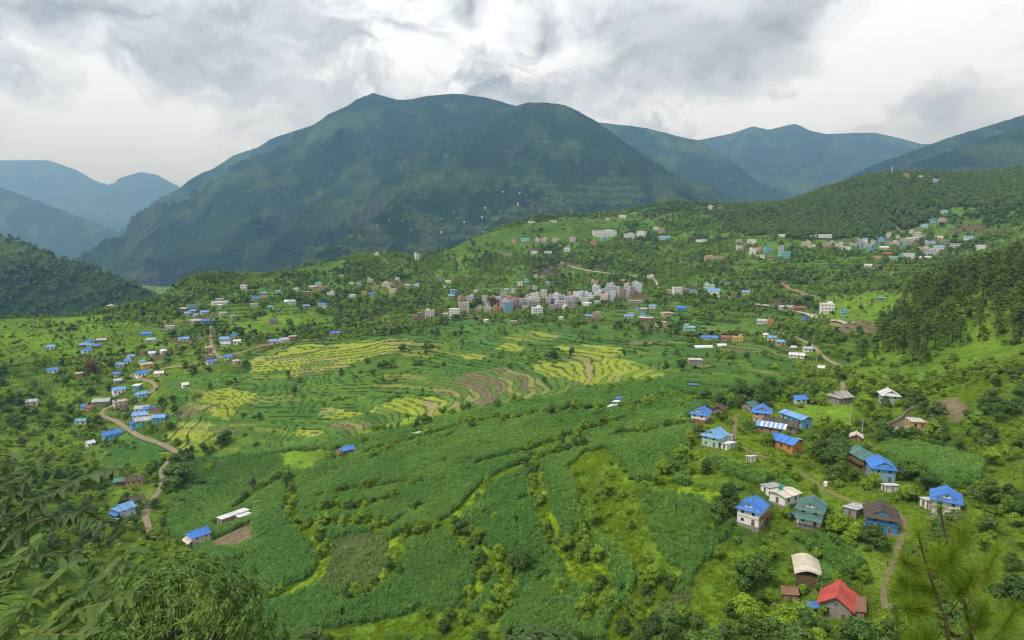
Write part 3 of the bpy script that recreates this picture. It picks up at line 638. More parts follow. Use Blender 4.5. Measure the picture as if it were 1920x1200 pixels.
class MB:
    def __init__(s): s.v = []; s.f = []; s.m = []
    def box(s, x0, y0, z0, x1, y1, z1, m=0):
        b = len(s.v); s.v += [(x0, y0, z0), (x1, y0, z0), (x1, y1, z0), (x0, y1, z0), (x0, y0, z1), (x1, y0, z1), (x1, y1, z1), (x0, y1, z1)]
        s.f += [tuple(b + i for i in q) for q in ((0, 3, 2, 1), (4, 5, 6, 7), (0, 1, 5, 4), (1, 2, 6, 5), (2, 3, 7, 6), (3, 0, 4, 7))]; s.m += [m] * 6
    def slab(s, quad, t=0.09, m=0):
        """thin sheet: polygon given counter-clockwise from above, thickened downwards"""
        b = len(s.v); n = len(quad); s.v += [tuple(q) for q in quad] + [(q[0], q[1], q[2] - t) for q in quad]
        s.f.append(tuple(range(b, b + n))); s.f.append(tuple(range(b + 2 * n - 1, b + n - 1, -1)))
        for i in range(n): j = (i + 1) % n; s.f.append((b + i, b + n + i, b + n + j, b + j))
        s.m += [m] * (n + 2)
    def poly(s, pts, m=0): b = len(s.v); s.v += [tuple(p) for p in pts]; s.f.append(tuple(range(b, b + len(pts)))); s.m.append(m)
    def prism(s, pts, y0, y1, m=0):
        """closed outline in x,z pulled along y"""
        b = len(s.v); n = len(pts); s.v += [(p[0], y0, p[1]) for p in pts] + [(p[0], y1, p[1]) for p in pts]
        s.f.append(tuple(range(b, b + n))); s.f.append(tuple(range(b + 2 * n - 1, b + n - 1, -1)))
        for i in range(n): j = (i + 1) % n; s.f.append((b + i, b + n + i, b + n + j, b + j))
        s.m += [m] * (n + 2)
    def tube(s, p0, p1, r0, r1, n=6, m=0):
        p0, p1 = Vector(p0), Vector(p1); ax = (p1 - p0).normalized(); a = ax.orthogonal().normalized(); c = ax.cross(a); b = len(s.v)
        for p, r in ((p0, r0), (p1, r1)):
            for i in range(n): t = 2 * math.pi * i / n; s.v.append(tuple(p + (a * math.cos(t) + c * math.sin(t)) * r))
        for i in range(n): j = (i + 1) % n; s.f.append((b + i, b + j, b + n + j, b + n + i)); s.m.append(m)
        s.f.append(tuple(b + n - 1 - i for i in range(n))); s.f.append(tuple(b + n + i for i in range(n))); s.m += [m, m]
    def mesh(s, name, mats, smooth=False):
        me = bpy.data.meshes.new(name); me.from_pydata(s.v, [], s.f)
        for m in mats: me.materials.append(m)
        me.polygons.foreach_set('material_index', s.m)
        if smooth: me.polygons.foreach_set('use_smooth', [True] * len(s.f))
        me.update(); return me
    def build(s, name, mats, parent=None): return link(name, s.mesh(name, mats if isinstance(mats, (list, tuple)) else [mats]), parent)
# shared window, door
mb = MB(); t = .09
mb.box(-.5, -.06, 0, -.5 + t, .02, 1, 0); mb.box(.5 - t, -.06, 0, .5, .02, 1, 0); mb.box(-.5 + t, -.06, 0, .5 - t, .02, t, 0); mb.box(-.5 + t, -.06, 1 - t, .5 - t, .02, 1, 0)
ME_wframe = mb.mesh('window', [M_frame])
mb = MB(); mb.box(-.41, -.012, .09, .41, .02, .91, 0); ME_wpane = mb.mesh('pane', [M_pane])
mb = MB(); mb.box(-.5, -.05, 0, .5, .02, 1, 0); mb.box(-.40, -.06, .04, .40, -.04, .93, 1); ME_door = mb.mesh('door', [M_frame, M_wood])
mb = MB(); mb.box(-.5, -.04, 0, .5, .02, 1, 0); mb.box(-.39, -.055, .10, .39, -.035, .90, 1); ME_farwin = mb.mesh('window', [mat_plain('pale_frame', (.6, .58, .53)), M_pane])
def add_window(par, x, y, z, w, h, rz, near=True):
    o = link('window', ME_wframe if near else ME_farwin, par, (x, y, z), rz); o.scale = (w, 1, h)
    if near: link('pane', ME_wpane, o)
    return o
def add_door(par, x, y, z, w, h, rz):
    o = link('door', ME_door, par, (x, y, z), rz); o.scale = (w, 1, h); return o
FOOT = []          # footprints and picture boxes used to keep trees off the houses
def reg(x, y, r, z, h, w):
    u, v, f = proj(np.array([x]), np.array([y]), np.array([z])); s = FPX / f[0]
    FOOT.append((x, y, r, u[0] - w * s / 2, u[0] + w * s / 2, v[0] - h * s, v[0], y))
def site(u, v):
    X, Y, Z = ground_at([u], [v]); return float(X[0]), float(Y[0]), float(Z[0])
def faces_cam(x, y, rotz, nx, ny):
    a, b = math.cos(rotz) * nx - math.sin(rotz) * ny, math.sin(rotz) * nx + math.cos(rotz) * ny
    r = math.hypot(x, y); return (-a * x - b * y) / r
def low(x, y, w, l, rz):
    """lowest and mean ground under a footprint"""
    c, s = math.cos(rz), math.sin(rz); p = [(x + c * a - s * b, y + s * a + c * b) for a in (-w / 2, w / 2) for b in (-l / 2, l / 2)]
    h = height(np.array([q[0] for q in p]), np.array([q[1] for q in p])); return float(h.min()), float(h.mean())

def gable_roof(root, w, l, zt, rise, e, roofm, wallm, hip=0.45, hood=.35, gable_ends=True):
    """pitched metal roof; hip>0 gives the local hipped skirt with a small gable above"""
    mb = MB(); E, L = w / 2 + e, l / 2 + e; z0 = zt - e * rise / (w / 2 + e) * .9; H = rise + (zt - z0)
    if hip > 0:
        zg = z0 + H * hip; X1, Y1 = E * (1 - hip), l / 2 - .25; Yr = Y1 + hood
        for s in (1, -1):
            q = [(s * E, -L, z0), (s * E, L, z0), (s * X1, Y1, zg), (s * X1, -Y1, zg)]; mb.slab(q if s > 0 else q[::-1])
            q = [(-s * E, s * L, z0), (s * E, s * L, z0), (s * X1, s * Y1, zg), (-s * X1, s * Y1, zg)]; q = q if s < 0 else q
            q = [(E, s * L, z0), (-E, s * L, z0), (-X1, s * Y1, zg), (X1, s * Y1, zg)]; mb.slab(q if s > 0 else q[::-1])
            q = [(s * (X1 + .06), -Yr, zg - .03), (s * (X1 + .06), Yr, zg - .03), (0, Yr, z0 + H), (0, -Yr, z0 + H)]; mb.slab(q if s > 0 else q[::-1])
        roof = mb.build('roof', [roofm], root)
        for s in (1, -1):
            g = MB(); g.prism([(-X1 + .05, zg - .1), (X1 - .05, zg - .1), (0, z0 + H - .1)], s * Y1 - .05, s * Y1 + .05); g.build('gable', [wallm], roof)
        yr = Yr
    else:
        for s in (1, -1):
            q = [(s * E, -L, z0), (s * E, L, z0), (0, L, z0 + H), (0, -L, z0 + H)]; mb.slab(q if s > 0 else q[::-1])
        roof = mb.build('roof', [roofm], root); yr = L
        if gable_ends:
            for s in (1, -1):
                g = MB(); g.prism([(-w / 2, zt - .25), (w / 2, zt - .25), (0, z0 + H - .12)], s * (l / 2 - .06) - .05, s * (l / 2 - .06) + .05); g.build('gable', [wallm], roof)
    c = MB(); c.slab([(.22, -yr - .02, z0 + H - .02), (.22, yr + .02, z0 + H - .02), (0, yr + .02, z0 + H + .07), (0, -yr - .02, z0 + H + .07)], .04)
    c.slab([(0, -yr - .02, z0 + H + .07), (0, yr + .02, z0 + H + .07), (-.22, yr + .02, z0 + H - .02), (-.22, -yr - .02, z0 + H - .02)], .04); c.build('ridge_cap', [roofm], roof)
    return roof, z0, H

def hill_house(u, v, w, l, rot, wh, wall, roof, label, name='house', hip=.45, rise=None, storeys=2, verandah=None, lowroof=None, group=None, cat='house', base=None, stripe=None):
    w, l, wh = w * .93, l * .93, wh * .95
    x, y, z = site(u, v); rz = -math.radians(rot); zl, zm = low(x, y, w, l, rz); z = max(zm, z - .3)
    root = tag(empty(name, (x, y, z), rz), label, cat, group); wm = mat_wall(wall); rm = mat_roof(roof)
    b = MB(); b.box(-w / 2, -l / 2, zl - z - 1.0, w / 2, l / 2, wh); b.build('wall', [wm], root)
    p = MB(); p.box(-w / 2 - .35, -l / 2 - .35, zl - z - 1.0, w / 2 + .35, l / 2 + .35, .12); p.build('plinth', [M_stone], root)
    if base:
        g = MB(); g.box(-w / 2 - .03, -l / 2 - .03, .13, w / 2 + .03, l / 2 + .03, wh * .46); g.build('lower_storey', [mat_wall(base)], root)
    rise = rise or w * .30
    r, z0, H = gable_roof(root, w, l, wh, rise, .75, rm, wm, hip)
    if stripe:
        E = w / 2 + .75
        for i in range(int((l + 1.5) / 1.7)):
            ya = -l / 2 - .75 + i * 1.7 + .15
            for s_ in (1, -1):
                q4 = [(s_ * (E + .01), ya, z0 + .05), (s_ * (E + .01), ya + .8, z0 + .05), (s_ * .25, ya + .8, z0 + H * (1 - .25 / E) + .05), (s_ * .25, ya, z0 + H * (1 - .25 / E) + .05)]; q = MB(); q.slab(q4 if s_ > 0 else q4[::-1], .03); q.build('roof_sheet', [mat_roof(stripe)], root)
    if hip > 0: add_window(root, 0, -(l / 2 - .25) - .06, z0 + H * .56, .7, H * .22, 0)
    else: add_window(root, 0, -l / 2 - .06, wh + .1, .6, .5, 0)
    sh = wh / storeys
    for k in range(storeys):
        for sgn, rr, half, ln in ((-1, 0.0, l / 2, w), (1, math.pi, l / 2, w)):
            n = max(1, int(ln / 2.8))
            for i in range(n):
                xx = (i + .5) / n * ln - ln / 2
                if k == 0 and i == n // 2: add_door(root, xx, sgn * (half + .03), .14, .95, min(1.9, sh * .8), rr)
                else: add_window(root, xx, sgn * (half + .03), k * sh + sh * .33, .85, sh * .42, rr)
        for sgn, rr in ((-1, -math.pi / 2), (1, math.pi / 2)):
            n = max(2, int(l / 2.6))
            for i in range(n):
                yy = (i + .5) / n * l - l / 2; add_window(root, sgn * (w / 2 + .03), yy, k * sh + sh * .33, .85, sh * .42, rr)
    if storeys > 1:
        s = MB(); s.box(-w / 2 - .12, -l / 2 - .12, sh - .1, w / 2 + .12, l / 2 + .12, sh + .06); s.build('floor_band', [M_wood if wall in ('mud', 'orange', 'blue') else M_conc], root)
    if verandah:     # posts and rail along one long side
        sgn = verandah; d = 1.3; bb = MB(); bb.box(min(sgn * w / 2, sgn * (w / 2 + d)), -l / 2, sh - .02, max(sgn * w / 2, sgn * (w / 2 + d)), l / 2, sh + .14); bb.build('balcony', [M_wood], root)
        for i in range(5):
            yy = -l / 2 + .2 + i * (l - .4) / 4; q = MB(); q.box(sgn * (w / 2 + d) - .08, yy - .08, zl - z, sgn * (w / 2 + d) + .08, yy + .08, wh - .15); q.build('post', [M_wood], root)
        q = MB(); q.box(sgn * (w / 2 + d) - .05, -l / 2, sh + .85, sgn * (w / 2 + d) + .05, l / 2, sh + .95); q.build('rail', [M_wood], root)
    if lowroof:      # lean-to roof below the front gable
        q = MB(); y0, y1 = -l / 2 - 2.3, -l / 2 - .04; q.slab([(-w / 2 - .4, y0, wh * .52), (w / 2 + .4, y0, wh * .52), (w / 2 + .4, y1, wh * .76), (-w / 2 - .4, y1, wh * .76)], .08); q.build('lean_to_roof', [mat_roof(lowroof)], root)
        for xx in (-w / 2, w / 2): q = MB(); q.box(xx - .08, y0 + .15, zl - z - .5, xx + .08, y0 + .31, wh * .52); q.build('post', [M_wood], root)
    reg(x, y, max(w, l) * .62, z, wh + rise, max(w, l) * 1.05); return root

def shed(u, v, w, l, rot, wh, wall, roof, label, drop=.5, name='shed', cat='shed', group=None, open_side=False):
    """mono-pitch tin shed on posts"""
    x, y, z = site(u, v); rz = -math.radians(rot); zl, zm = low(x, y, w, l, rz); z = zm
    root = tag(empty(name, (x, y, z), rz), label, cat, group)
    if not open_side:
        b = MB(); b.prism([(-w / 2, zl - z - .6), (w / 2, zl - z - .6), (w / 2, wh - .1), (-w / 2, wh - drop - .1)], -l / 2, l / 2); b.build('wall', [mat_wall(wall)], root); add_door(root, 0, -l / 2 - .02, 0, .9, wh * .7, 0)
        add_window(root, -w / 2 - .02, l * .2, wh * .3, .7, .5, -math.pi / 2)
    for sx in (-1, 1):
        for sy in (-1, 0, 1): q = MB(); q.box(sx * (w / 2 + .12) - .06, sy * (l / 2 + .12) - .06, zl - z - .4, sx * (w / 2 + .12) + .06, sy * (l / 2 + .12) + .06, (wh if sx > 0 else wh - drop) - .1); q.build('post', [M_wood], root)
    n = max(2, int(round((l + .8) / 1.6)))
    for i in range(n):     # overlapping roofing sheets
        y0, y1 = -l / 2 - .4 + i * (l + .8) / n, -l / 2 - .4 + (i + 1) * (l + .8) / n + .06; dz = .012 * (i % 2)
        q = MB(); q.slab([(-w / 2 - .4, y0, wh - drop + dz), (w / 2 + .4, y0, wh + .05 + dz), (w / 2 + .4, y1, wh + .05 + dz), (-w / 2 - .4, y1, wh - drop + dz)][:], .03); q.build('roof_sheet', [mat_roof(roof)], root)
    reg(x, y, max(w, l) * .6, z, wh, max(w, l)); return root

def flat_block(u, v, wpx, hpx, wall, label, group, rot=None, trim=None, depth=None, far=True, cat='building', name='building', stair=True):
    x, y, z = site(u, v); s = math.hypot(y, 0) / FPX * 1.0; w = max(4.5, wpx * s); h = max(2.8, hpx * s * .97)
    n = max(1, int(round(h / 3.0))); n = min(n, 6); fh = h / n; d = depth or min(max(6.0, w * .75), 13)
    if rot is None: rot = math.degrees(math.atan2(x, y)) + random.uniform(-24, 24)
    rz = -math.radians(rot); y += d * .42; x += d * .42 * x / y; zl, zm = low(x, y, w, d, rz); z = min(z, zm)
    w2 = w / (abs(math.cos(math.radians(rot) - math.atan2(x, y))) + d / w * abs(math.sin(math.radians(rot) - math.atan2(x, y)))); w = max(4.2, w2)
    root = tag(empty(name, (x, y, z), rz), label, cat, group); wm = mat_wall(wall); tm = mat_wall(trim) if trim else M_conc
    ph = .75 if n > 1 else .3; H = h - ph if n > 1 else h; fh = H / n
    b = MB(); b.box(-w / 2, -d / 2, zl - z - 1.5, w / 2, d / 2, H); b.build('wall', [wm], root)
    for k in range(1, n + 1):
        o = .55 if k < n else .45; q = MB(); q.box(-w / 2 - o * .6, -d / 2 - o, k * fh - .14, w / 2 + o * .6, d / 2 + o * .6, k * fh + .10); q.build('floor_slab', [tm], root)
    if n > 1:
        q = MB(); t = .14; q.box(-w / 2 - .2, -d / 2 - .3, H + .104, w / 2 + .2, -d / 2 - .3 + t, H + ph); q.box(-w / 2 - .2, d / 2 + .1, H + .104, w / 2 + .2, d / 2 + .1 + t, H + ph)
        q.box(-w / 2 - .2, -d / 2 - .3 + t, H + .104, -w / 2 - .2 + t, d / 2 + .1, H + ph); q.box(w / 2 + .2 - t, -d / 2 - .3 + t, H + .104, w / 2 + .2, d / 2 + .1, H + ph); q.build('parapet', [wm], root)
        if stair and random.random() < .6:
            sx = random.choice((-1, 1)) * w * .22; q = MB(); q.box(sx - w * .17, 0, H + .106, sx + w * .17, d * .38, H + 2.5); q.build('stair_room', [wm], root); q = MB(); q.box(sx - w * .17 - .25, -.25, H + 2.5, sx + w * .17 + .25, d * .38 + .25, H + 2.66); q.build('stair_roof', [tm], root)
        if random.random() < .35: q = MB(); xx = -w * .3; q.tube((xx, d * .2, H + .1), (xx, d * .2, H + 1.3), .55, .55, 10); q.build('water_tank', [mat_plain('black_tank', (.02, .02, .022))], root)
        nr = random.random()
        if nr < .3:
            for sx in (-1, 1): q = MB(); q.box(sx * w * .45 - .15, -d * .44 - .15, H + .1, sx * w * .45 + .15, -d * .44 + .15, H + 1.7); q.build('column_stub', [M_conc], root)
    def face(half, ln, rr, fx, fy):
        m = max(2, min(5, int(ln / 2.7)))
        for k in range(n):
            for i in range(m):
                t = (i + .5) / m * ln - ln / 2; px, py = fx(t, half), fy(t, half)
                if k == 0 and i == m // 2: add_door(root, px, py, .05, 1.1, min(2.1, fh * .75), rr)
                else: add_window(root, px, py, k * fh + fh * .30, min(1.3, ln / m * (.42 if far else .55)), fh * (.36 if far else .42), rr, not far)
    face(d / 2 + .03, w, 0.0, lambda t, h: t, lambda t, h: -h)
    for sgn in (-1, 1):
        if faces_cam(x, y, rz, sgn, 0) > .18: face(w / 2 + .03, d, sgn * math.pi / 2, lambda t, h, s=sgn: s * h, lambda t, h: t)
    reg(x, y, max(w, d) * .62, z, h, w); return root

def far_house(u, v, wpx, hpx, wall, roof, label, group, rot=None, far=True, cat='house', name='house'):
    """small pitched-roof house, eave side mostly towards the valley"""
    x, y, z = site(u, v); s = y / FPX; l = max(4.0, wpx * s * .92); hh = max(3.2, hpx * s); w = min(max(4.2, l * .62), 7.5)
    if rot is None: rot = 90 + math.degrees(math.atan2(x, y)) + random.uniform(-22, 22)
    rz = -math.radians(rot); y += w * .4; x += w * .4 * x / y; zl, zm = low(x, y, w, l, rz); z = min(z + .2, zm)
    rise = min(w * .30, hh * .42); wh = max(2.2, hh - rise * .8)
    root = tag(empty(name, (x, y, z), rz), label, cat, group); wm, rm = mat_wall(wall), mat_roof(roof)
    b = MB(); b.box(-w / 2, -l / 2, zl - z - 1.2, w / 2, l / 2, wh); b.build('wall', [wm], root)
    gable_roof(root, w, l, wh, rise, .55, rm, wm, .45 if random.random() < .45 else 0)
    n = max(1, int(round(wh / 2.7))); fh = wh / n
    sgn = 1 if faces_cam(x, y, rz, 1, 0) > 0 else -1; m = max(2, min(5, int(l / 2.4)))
    for k in range(n):
        for i in range(m):
            yy = (i + .5) / m * l - l / 2
            if k == 0 and i == m // 2: add_door(root, sgn * (w / 2 + .03), yy, .05, 1.0, min(1.95, fh * .78), sgn * math.pi / 2)
            else: add_window(root, sgn * (w / 2 + .03), yy, k * fh + fh * .3, .95, fh * .42, sgn * math.pi / 2, not far)
    for s2 in (-1, 1):
        if faces_cam(x, y, rz, 0, s2) > .25: add_window(root, 0, s2 * (l / 2 + .03), (n - 1) * fh + fh * .3, .95, fh * .42, 0 if s2 < 0 else math.pi, not far)
    if n > 1: q = MB(); q.box(-w / 2 - .1, -l / 2 - .1, fh - .08, w / 2 + .1, l / 2 + .1, fh + .06); q.build('floor_band', [M_conc], root)
    reg(x, y, max(w, l) * .62, z, wh + rise, l); return root

# --- the near hamlet, house by house
hill_house(1410, 974, 6.4, 8.2, 40, 4.9, 'white', 'blue', 'white two-storey house with hipped bright blue roof beside the big maize field', verandah=1)
hill_house(1520, 976, 6.6, 8.0, 34, 4.9, 'white', 'green', 'white house with dark green double roof next to the white blue-roofed house', lowroof='green')
hill_house(1651, 986, 7.6, 8.4, 27, 4.4, 'blue', 'thatch', 'blue house under a weathered dark tiled roof where the village track bends', hip=.42)
hill_house(1569, 1148, 6.8, 8.2, 34, 3.6, 'stone', 'red', 'stone house with red metal roof standing among trees', hip=.0, storeys=1, rise=2.3)
hill_house(1650, 896, 6.6, 9.0, 18, 4.8, 'skyblue', 'blue', 'bright blue house with blue roof joined to the green roofed house', hip=.42, storeys=2)
hill_house(1621, 876, 6.4, 9.4, 0, 4.6, 'mud', 'green', 'earth walled house with green metal roof behind the bright blue house', hip=0, verandah=-1)
hill_house(1340, 832, 6.6, 8.2, 44, 4.2, 'mint', 'lightblue', 'pale green house with light blue roof where the village track turns', hip=.42)
hill_house(1314, 792, 6.4, 8.0, 36, 4.9, 'white', 'blue', 'white house with brick ground floor and blue roof at the maize edge', base='brick')
hill_house(1428, 788, 7.2, 8.0, 26, 4.8, 'salmon', 'blue', 'orange-pink house with deep blue hipped roof beside the school yard', hip=.5)
hill_house(1492, 796, 5.4, 13.0, -17, 4.4, 'skyblue', 'lightblue', 'long sky blue school block with light blue roof on the grass ground', hip=0, rise=1.0, name='school_block', cat='school', storeys=1)
hill_house(1464, 806, 7.0, 13.0, -50, 3.4, 'stone', 'thatch', 'long low stone building with dark roof in front of the school', hip=0, rise=1.5, storeys=1, name='long_house')
hill_house(1447, 812, 5.6, 10.5, -55, 3.6, 'mud', 'lightblue', 'brown house with pale blue striped roof below the stone building', hip=0, rise=1.2, storeys=1, stripe='white')
hill_house(1474, 842, 6.0, 9.5, -30, 3.8, 'orange', 'blue', 'orange walled house with vivid blue roof above the track', hip=0, rise=1.5, storeys=1)
hill_house(1574, 754, 7.5, 9.0, 70, 3.6, 'stone', 'cement', 'stone house with pale grey hipped roof behind the grass ground', hip=.5, storeys=1)
hill_house(1666, 756, 7.4, 8.6, 20, 4.8, 'mint', 'white', 'pale green house with whitish hipped roof among round trees')
hill_house(1772, 958, 6.4, 8.0, 34, 4.6, 'white', 'blue', 'white house with blue roof beside the young pine')
hill_house(1408, 768, 5.2, 7.0, 60, 2.8, 'stone', 'green', 'low stone house with faded green roof under the trees by the school', hip=0, storeys=1)
hill_house(1470, 940, 5.6, 7.0, 60, 3.2, 'white', 'ivory', 'small white house with worn ivory roof and a green water tank', hip=0, rise=.5, storeys=1)
hill_house(1348, 775, 5.0, 6.0, 30, 2.6, 'mud', 'thatch', 'low brown hut with dark roof at the top of the village track', hip=0, storeys=1, name='hut', cat='hut')
hill_house(1605, 826, 3.6, 4.6, 30, 2.2, 'mud', 'ivory', 'small hut with ivory roof below the grass ground', hip=0, storeys=1, name='hut', cat='hut')
hill_house(1497, 755, 4.5, 6.0, 80, 2.6, 'white', 'blue', 'small blue roofed house half hidden behind the school yard trees', hip=0, storeys=1)
hill_house(374, 1018, 6.4, 8.0, 42, 4.9, 'cream', 'blue', 'cream house with blue roof and a pale lean-to standing alone in the maize', lowroof='ivory')
hill_house(652, 848, 5.0, 7.0, 55, 2.8, 'brick', 'blue', 'little brick house with blue roof on a bare patch between fields', hip=.4, storeys=1)
hill_house(234, 966, 7.0, 8.0, 30, 4.6, 'paleblue', 'lightblue', 'pale blue house with double blue roof beside the winding road', lowroof='blue')
hill_house(256, 946, 6.0, 7.0, 50, 3.4, 'white', 'thatch', 'white house with dark tiled roof behind the double blue roof', hip=0, storeys=1)
hill_house(254, 907, 6.0, 8.5, 70, 3.4, 'yellow', 'thatch', 'yellow house with dark tiled roof near the road bend', hip=0, storeys=1)
hill_house(228, 908, 4.6, 6.0, 70, 2.8, 'brick', 'green', 'small brick house with green tin roof touching the yellow house', hip=0, storeys=1)
# sheds
shed(438, 974, 5.0, 13.0, 38, 3.2, 'mud', 'white', 'long silvery tin cattle shed on the maize terrace'); shed(458, 975, 4.0, 5.5, 38, 2.4, 'mud', 'white', 'small white tin shed beside the long silvery shed')
shed(1447, 922, 4.0, 5.0, 75, 2.4, 'white', 'tin', 'small grey tin shed behind the green water tank'); shed(1605, 1150, 3.0, 6.5, 30, 2.6, 'mud', 'rust', 'rusty lean-to shed against the red roofed house')
shed(1480, 1122, 3.2, 3.6, 20, 2.3, 'mud', 'rust', 'tiny shed with rusty striped roof below the ivory arched shed'); shed(1603, 962, 3.6, 5.0, 60, 2.2, 'stone', 'tin', 'grey tin shed beside the dark tiled blue house')
shed(1486, 833, 3.0, 4.5, 80, 2.3, 'white', 'white', 'white tin shed behind the vivid blue roof'); shed(1365, 840, 3.0, 4.0, 60, 2.3, 'white', 'white', 'white tin shed behind the pale green house'); shed(1362, 826, 3.0, 3.6, 60, 2.3, 'white', 'tin', 'grey tin shed by the track turn')
shed(1750, 948, 3.0, 5.6, 90, 2.3, 'white', 'white', 'low white shed beside the blue roofed house by the pine'); shed(1668, 920, 2.6, 3.6, 90, 2.2, 'white', 'white', 'white outhouse in front of the bright blue house'); shed(1408, 864, 2.0, 2.4, 80, 2.0, 'white', 'white', 'tiny white outhouse above the village track')
shed(1162, 752, 3.4, 4.2, 30, 2.4, 'blue', 'blue', 'tiny blue hut uphill of two white sheds in the maize'); shed(1156, 760, 3.2, 4.2, 30, 2.3, 'white', 'white', 'upper white shed below the tiny blue hut'); shed(1148, 768, 3.4, 4.6, 30, 2.3, 'white', 'white', 'lower white shed below the tiny blue hut'); shed(480, 946, 1.8, 2.0, 60, 2.2, 'paleblue', 'tin', 'tiny grey outhouse at the maize corner')
shed(1300, 729, 4.0, 5.2, 95, 2.6, 'white', 'lightblue', 'open shelter with light blue roof in the wide maize field', open_side=True); shed(213, 980, 3.0, 4.0, 80, 2.0, 'stone', 'tin', 'low tin shed below the double blue roof')
shed(1783, 945, 3.0, 4.5, 40, 2.3, 'white', 'white', 'white shed close behind the young pine'); shed(782, 815, 4.0, 5.0, 60, 1.4, 'white', 'white', 'low open shelter covered with a white sheet', open_side=True)

# arched ivory livestock shed
x, y, z = site(1512, 1078); rz = -math.radians(20); root = tag(empty('arched_shed', (x, y, z), rz), 'livestock shed with arched ivory sheet roof and bamboo walls', 'shed')
b = MB(); w, l = 5.6, 9.0; arc = [(-w / 2 - .5 + (w + 1) * i / 10, 2.3 + 1.25 * math.sin(math.pi * i / 10)) for i in range(11)]
b.prism(arc + [(p[0], p[1] - .10) for p in arc[::-1]], -l / 2 - .5, l / 2 + .5); b.build('roof', [mat_roof('ivory')], root)
for i in range(14):
    q = MB(); xx = -w / 2 + i * w / 13; q.tube((xx, -l / 2, -.8), (xx, -l / 2, 2.3 + 1.1 * math.sin(math.pi * (xx + w / 2 + .5) / (w + 1))), .07 if i % 4 else .12, .06 if i % 4 else .1, 5); q.build('bamboo_pole', [M_wood], root)
q = MB(); q.box(-w / 2, -l / 2 + .1, -.8, w / 2, -l / 2 + .16, 1.9); q.build('front_mat', [mat_plain('bamboo_mat', (.30, .19, .10))], root)
for s in (-1, 1): q = MB(); q.box(s * w / 2 - .05, -l / 2 + .2, -.8, s * w / 2 + .05, l / 2, 2.2); q.build('side_mat', [mat_plain('bamboo_mat', (.30, .19, .10))], root)
reg(x, y, 6, z, 3.8, 8)
# green water tank on the worn roof
hx = [o for o in C.objects if o.get('label', '').startswith('small white house with worn ivory')][0]
t_ = MB(); t_.tube((0, 0, 0), (0, 0, 1.25), .62, .62, 14); t_.tube((0, 0, 1.25), (0, 0, 1.5), .62, .3, 14); t_.tube((0, 0, 1.5), (0, 0, 1.62), .22, .22, 10)
tk = t_.build('water_tank', [M_tank]); tk.location = hx.location + Vector((-1.0, .5, 3.5)); tag(tk, 'green plastic water tank on the worn ivory roof', 'tank')
# walled yard with the yellow house
flat_block(1716, 803, 30, 13, 'yellow', 'low yellow house with flat cement roof inside the stone walled yard', None, rot=12, far=False, cat='house', name='house', stair=False)
yard = [(1738, 814), (1700, 816), (1648, 812), (1662, 800), (1690, 788), (1702, 772), (1722, 768)]; yq = world_line(yard, 6)
rt = tag(empty('yard_wall', (yq[0, 0], yq[0, 1], float(height(yq[:1, 0], yq[:1, 1])[0]))), 'curved grey stone wall round the yellow house yard', 'wall'); ox, oy, oz = rt.location
for a, b_ in zip(yq[:-1], yq[1:]):
    for k in range(2):
        p0 = a + (b_ - a) * k / 2; p1 = a + (b_ - a) * (k + 1) / 2; d_ = (p1 - p0); L = np.linalg.norm(d_); n_ = np.array([-d_[1], d_[0]]) / (L + 1e-9) * .22; h0 = float(height(np.array([p0[0]]), np.array([p0[1]]))[0]) - oz
        q = MB(); hh = 1.5 + random.uniform(-.12, .12)
        q.prism([(0, 0)], 0, 0) if False else None
        bb = len(q.v); pts = [p0 + n_, p1 + n_, p1 - n_, p0 - n_]
        q.v += [(p[0] - ox, p[1] - oy, h0 - .8) for p in pts] + [(p[0] - ox, p[1] - oy, h0 + hh) for p in pts]
        q.f += [(0, 3, 2, 1), (4, 5, 6, 7), (0, 1, 5, 4), (1, 2, 6, 5), (2, 3, 7, 6), (3, 0, 4, 7)]; q.m += [0] * 6; q.build('wall_block', [M_stone], rt)

# --- the town, villages and scattered farms: u, v (base), width px, height px, F flat / roof colour, wall colour
TOWN = """852 596 19 18 F white;870 587 20 21 F cream;866 566 15 9 F pink;882 565 15 11 F lilac;850 551 11 8 lightblue white;847 558 12 5 lightblue mud;952 586 17 20 F skyblue;933 585 18 9 F orange;897 584 12 8 F salmon;915 584 16 8 F grey;
965 576 10 19 F pink;977 574 15 15 F grey;989 567 13 12 F orange;1008 558 9 9 F mint;1006 566 14 9 F pinkwhite;1002 578 21 13 F stone;1007 594 21 18 F white;1028 570 9 13 F grey;1044 569 22 10 F blue;1043 557 9 7 F yellow;1049 577 17 14 F pinkwhite;1038 582 20 10 F stone;
1067 571 18 15 F lilac;1068 554 8 8 F salmon;1092 557 17 12 F skyblue;1082 567 9 13 F paleblue;1058 560 10 5 teal white;1094 570 17 13 F grey;1101 573 17 6 F white;952 567 18 10 F salmon;944 554 14 5 F grey;963 550 9 9 F grey;991 544 8 7 F stone;1003 545 9 8 F lilac;950 546 9 5 tin grey;
806 599 18 18 F pinkwhite;783 600 20 10 F brick;836 592 9 5 tin grey;1115 535 14 9 F salmon;1118 547 16 12 F paleblue;1121 554 15 9 F white;1134 566 16 15 F pinkwhite;1135 550 15 9 F grey;1148 565 12 20 F paleblue;1158 562 7 16 F cream;1167 558 12 16 F mud;1177 557 8 17 F lilac;1185 557 9 10 F brick;1197 549 13 19 F paleblue;1188 537 7 7 F white;
1191 570 28 7 F stone;1024 560 9 8 F cream;1034 562 10 9 F pinkwhite;920 572 10 7 F pinkwhite;1075 578 14 8 F stone;1060 580 12 7 F white;1120 571 12 8 F grey;1107 562 12 9 F white;940 576 12 9 F salmon;985 580 11 8 F cream;1016 553 8 7 F grey;1078 557 8 8 F white"""
_er = random.Random(5)
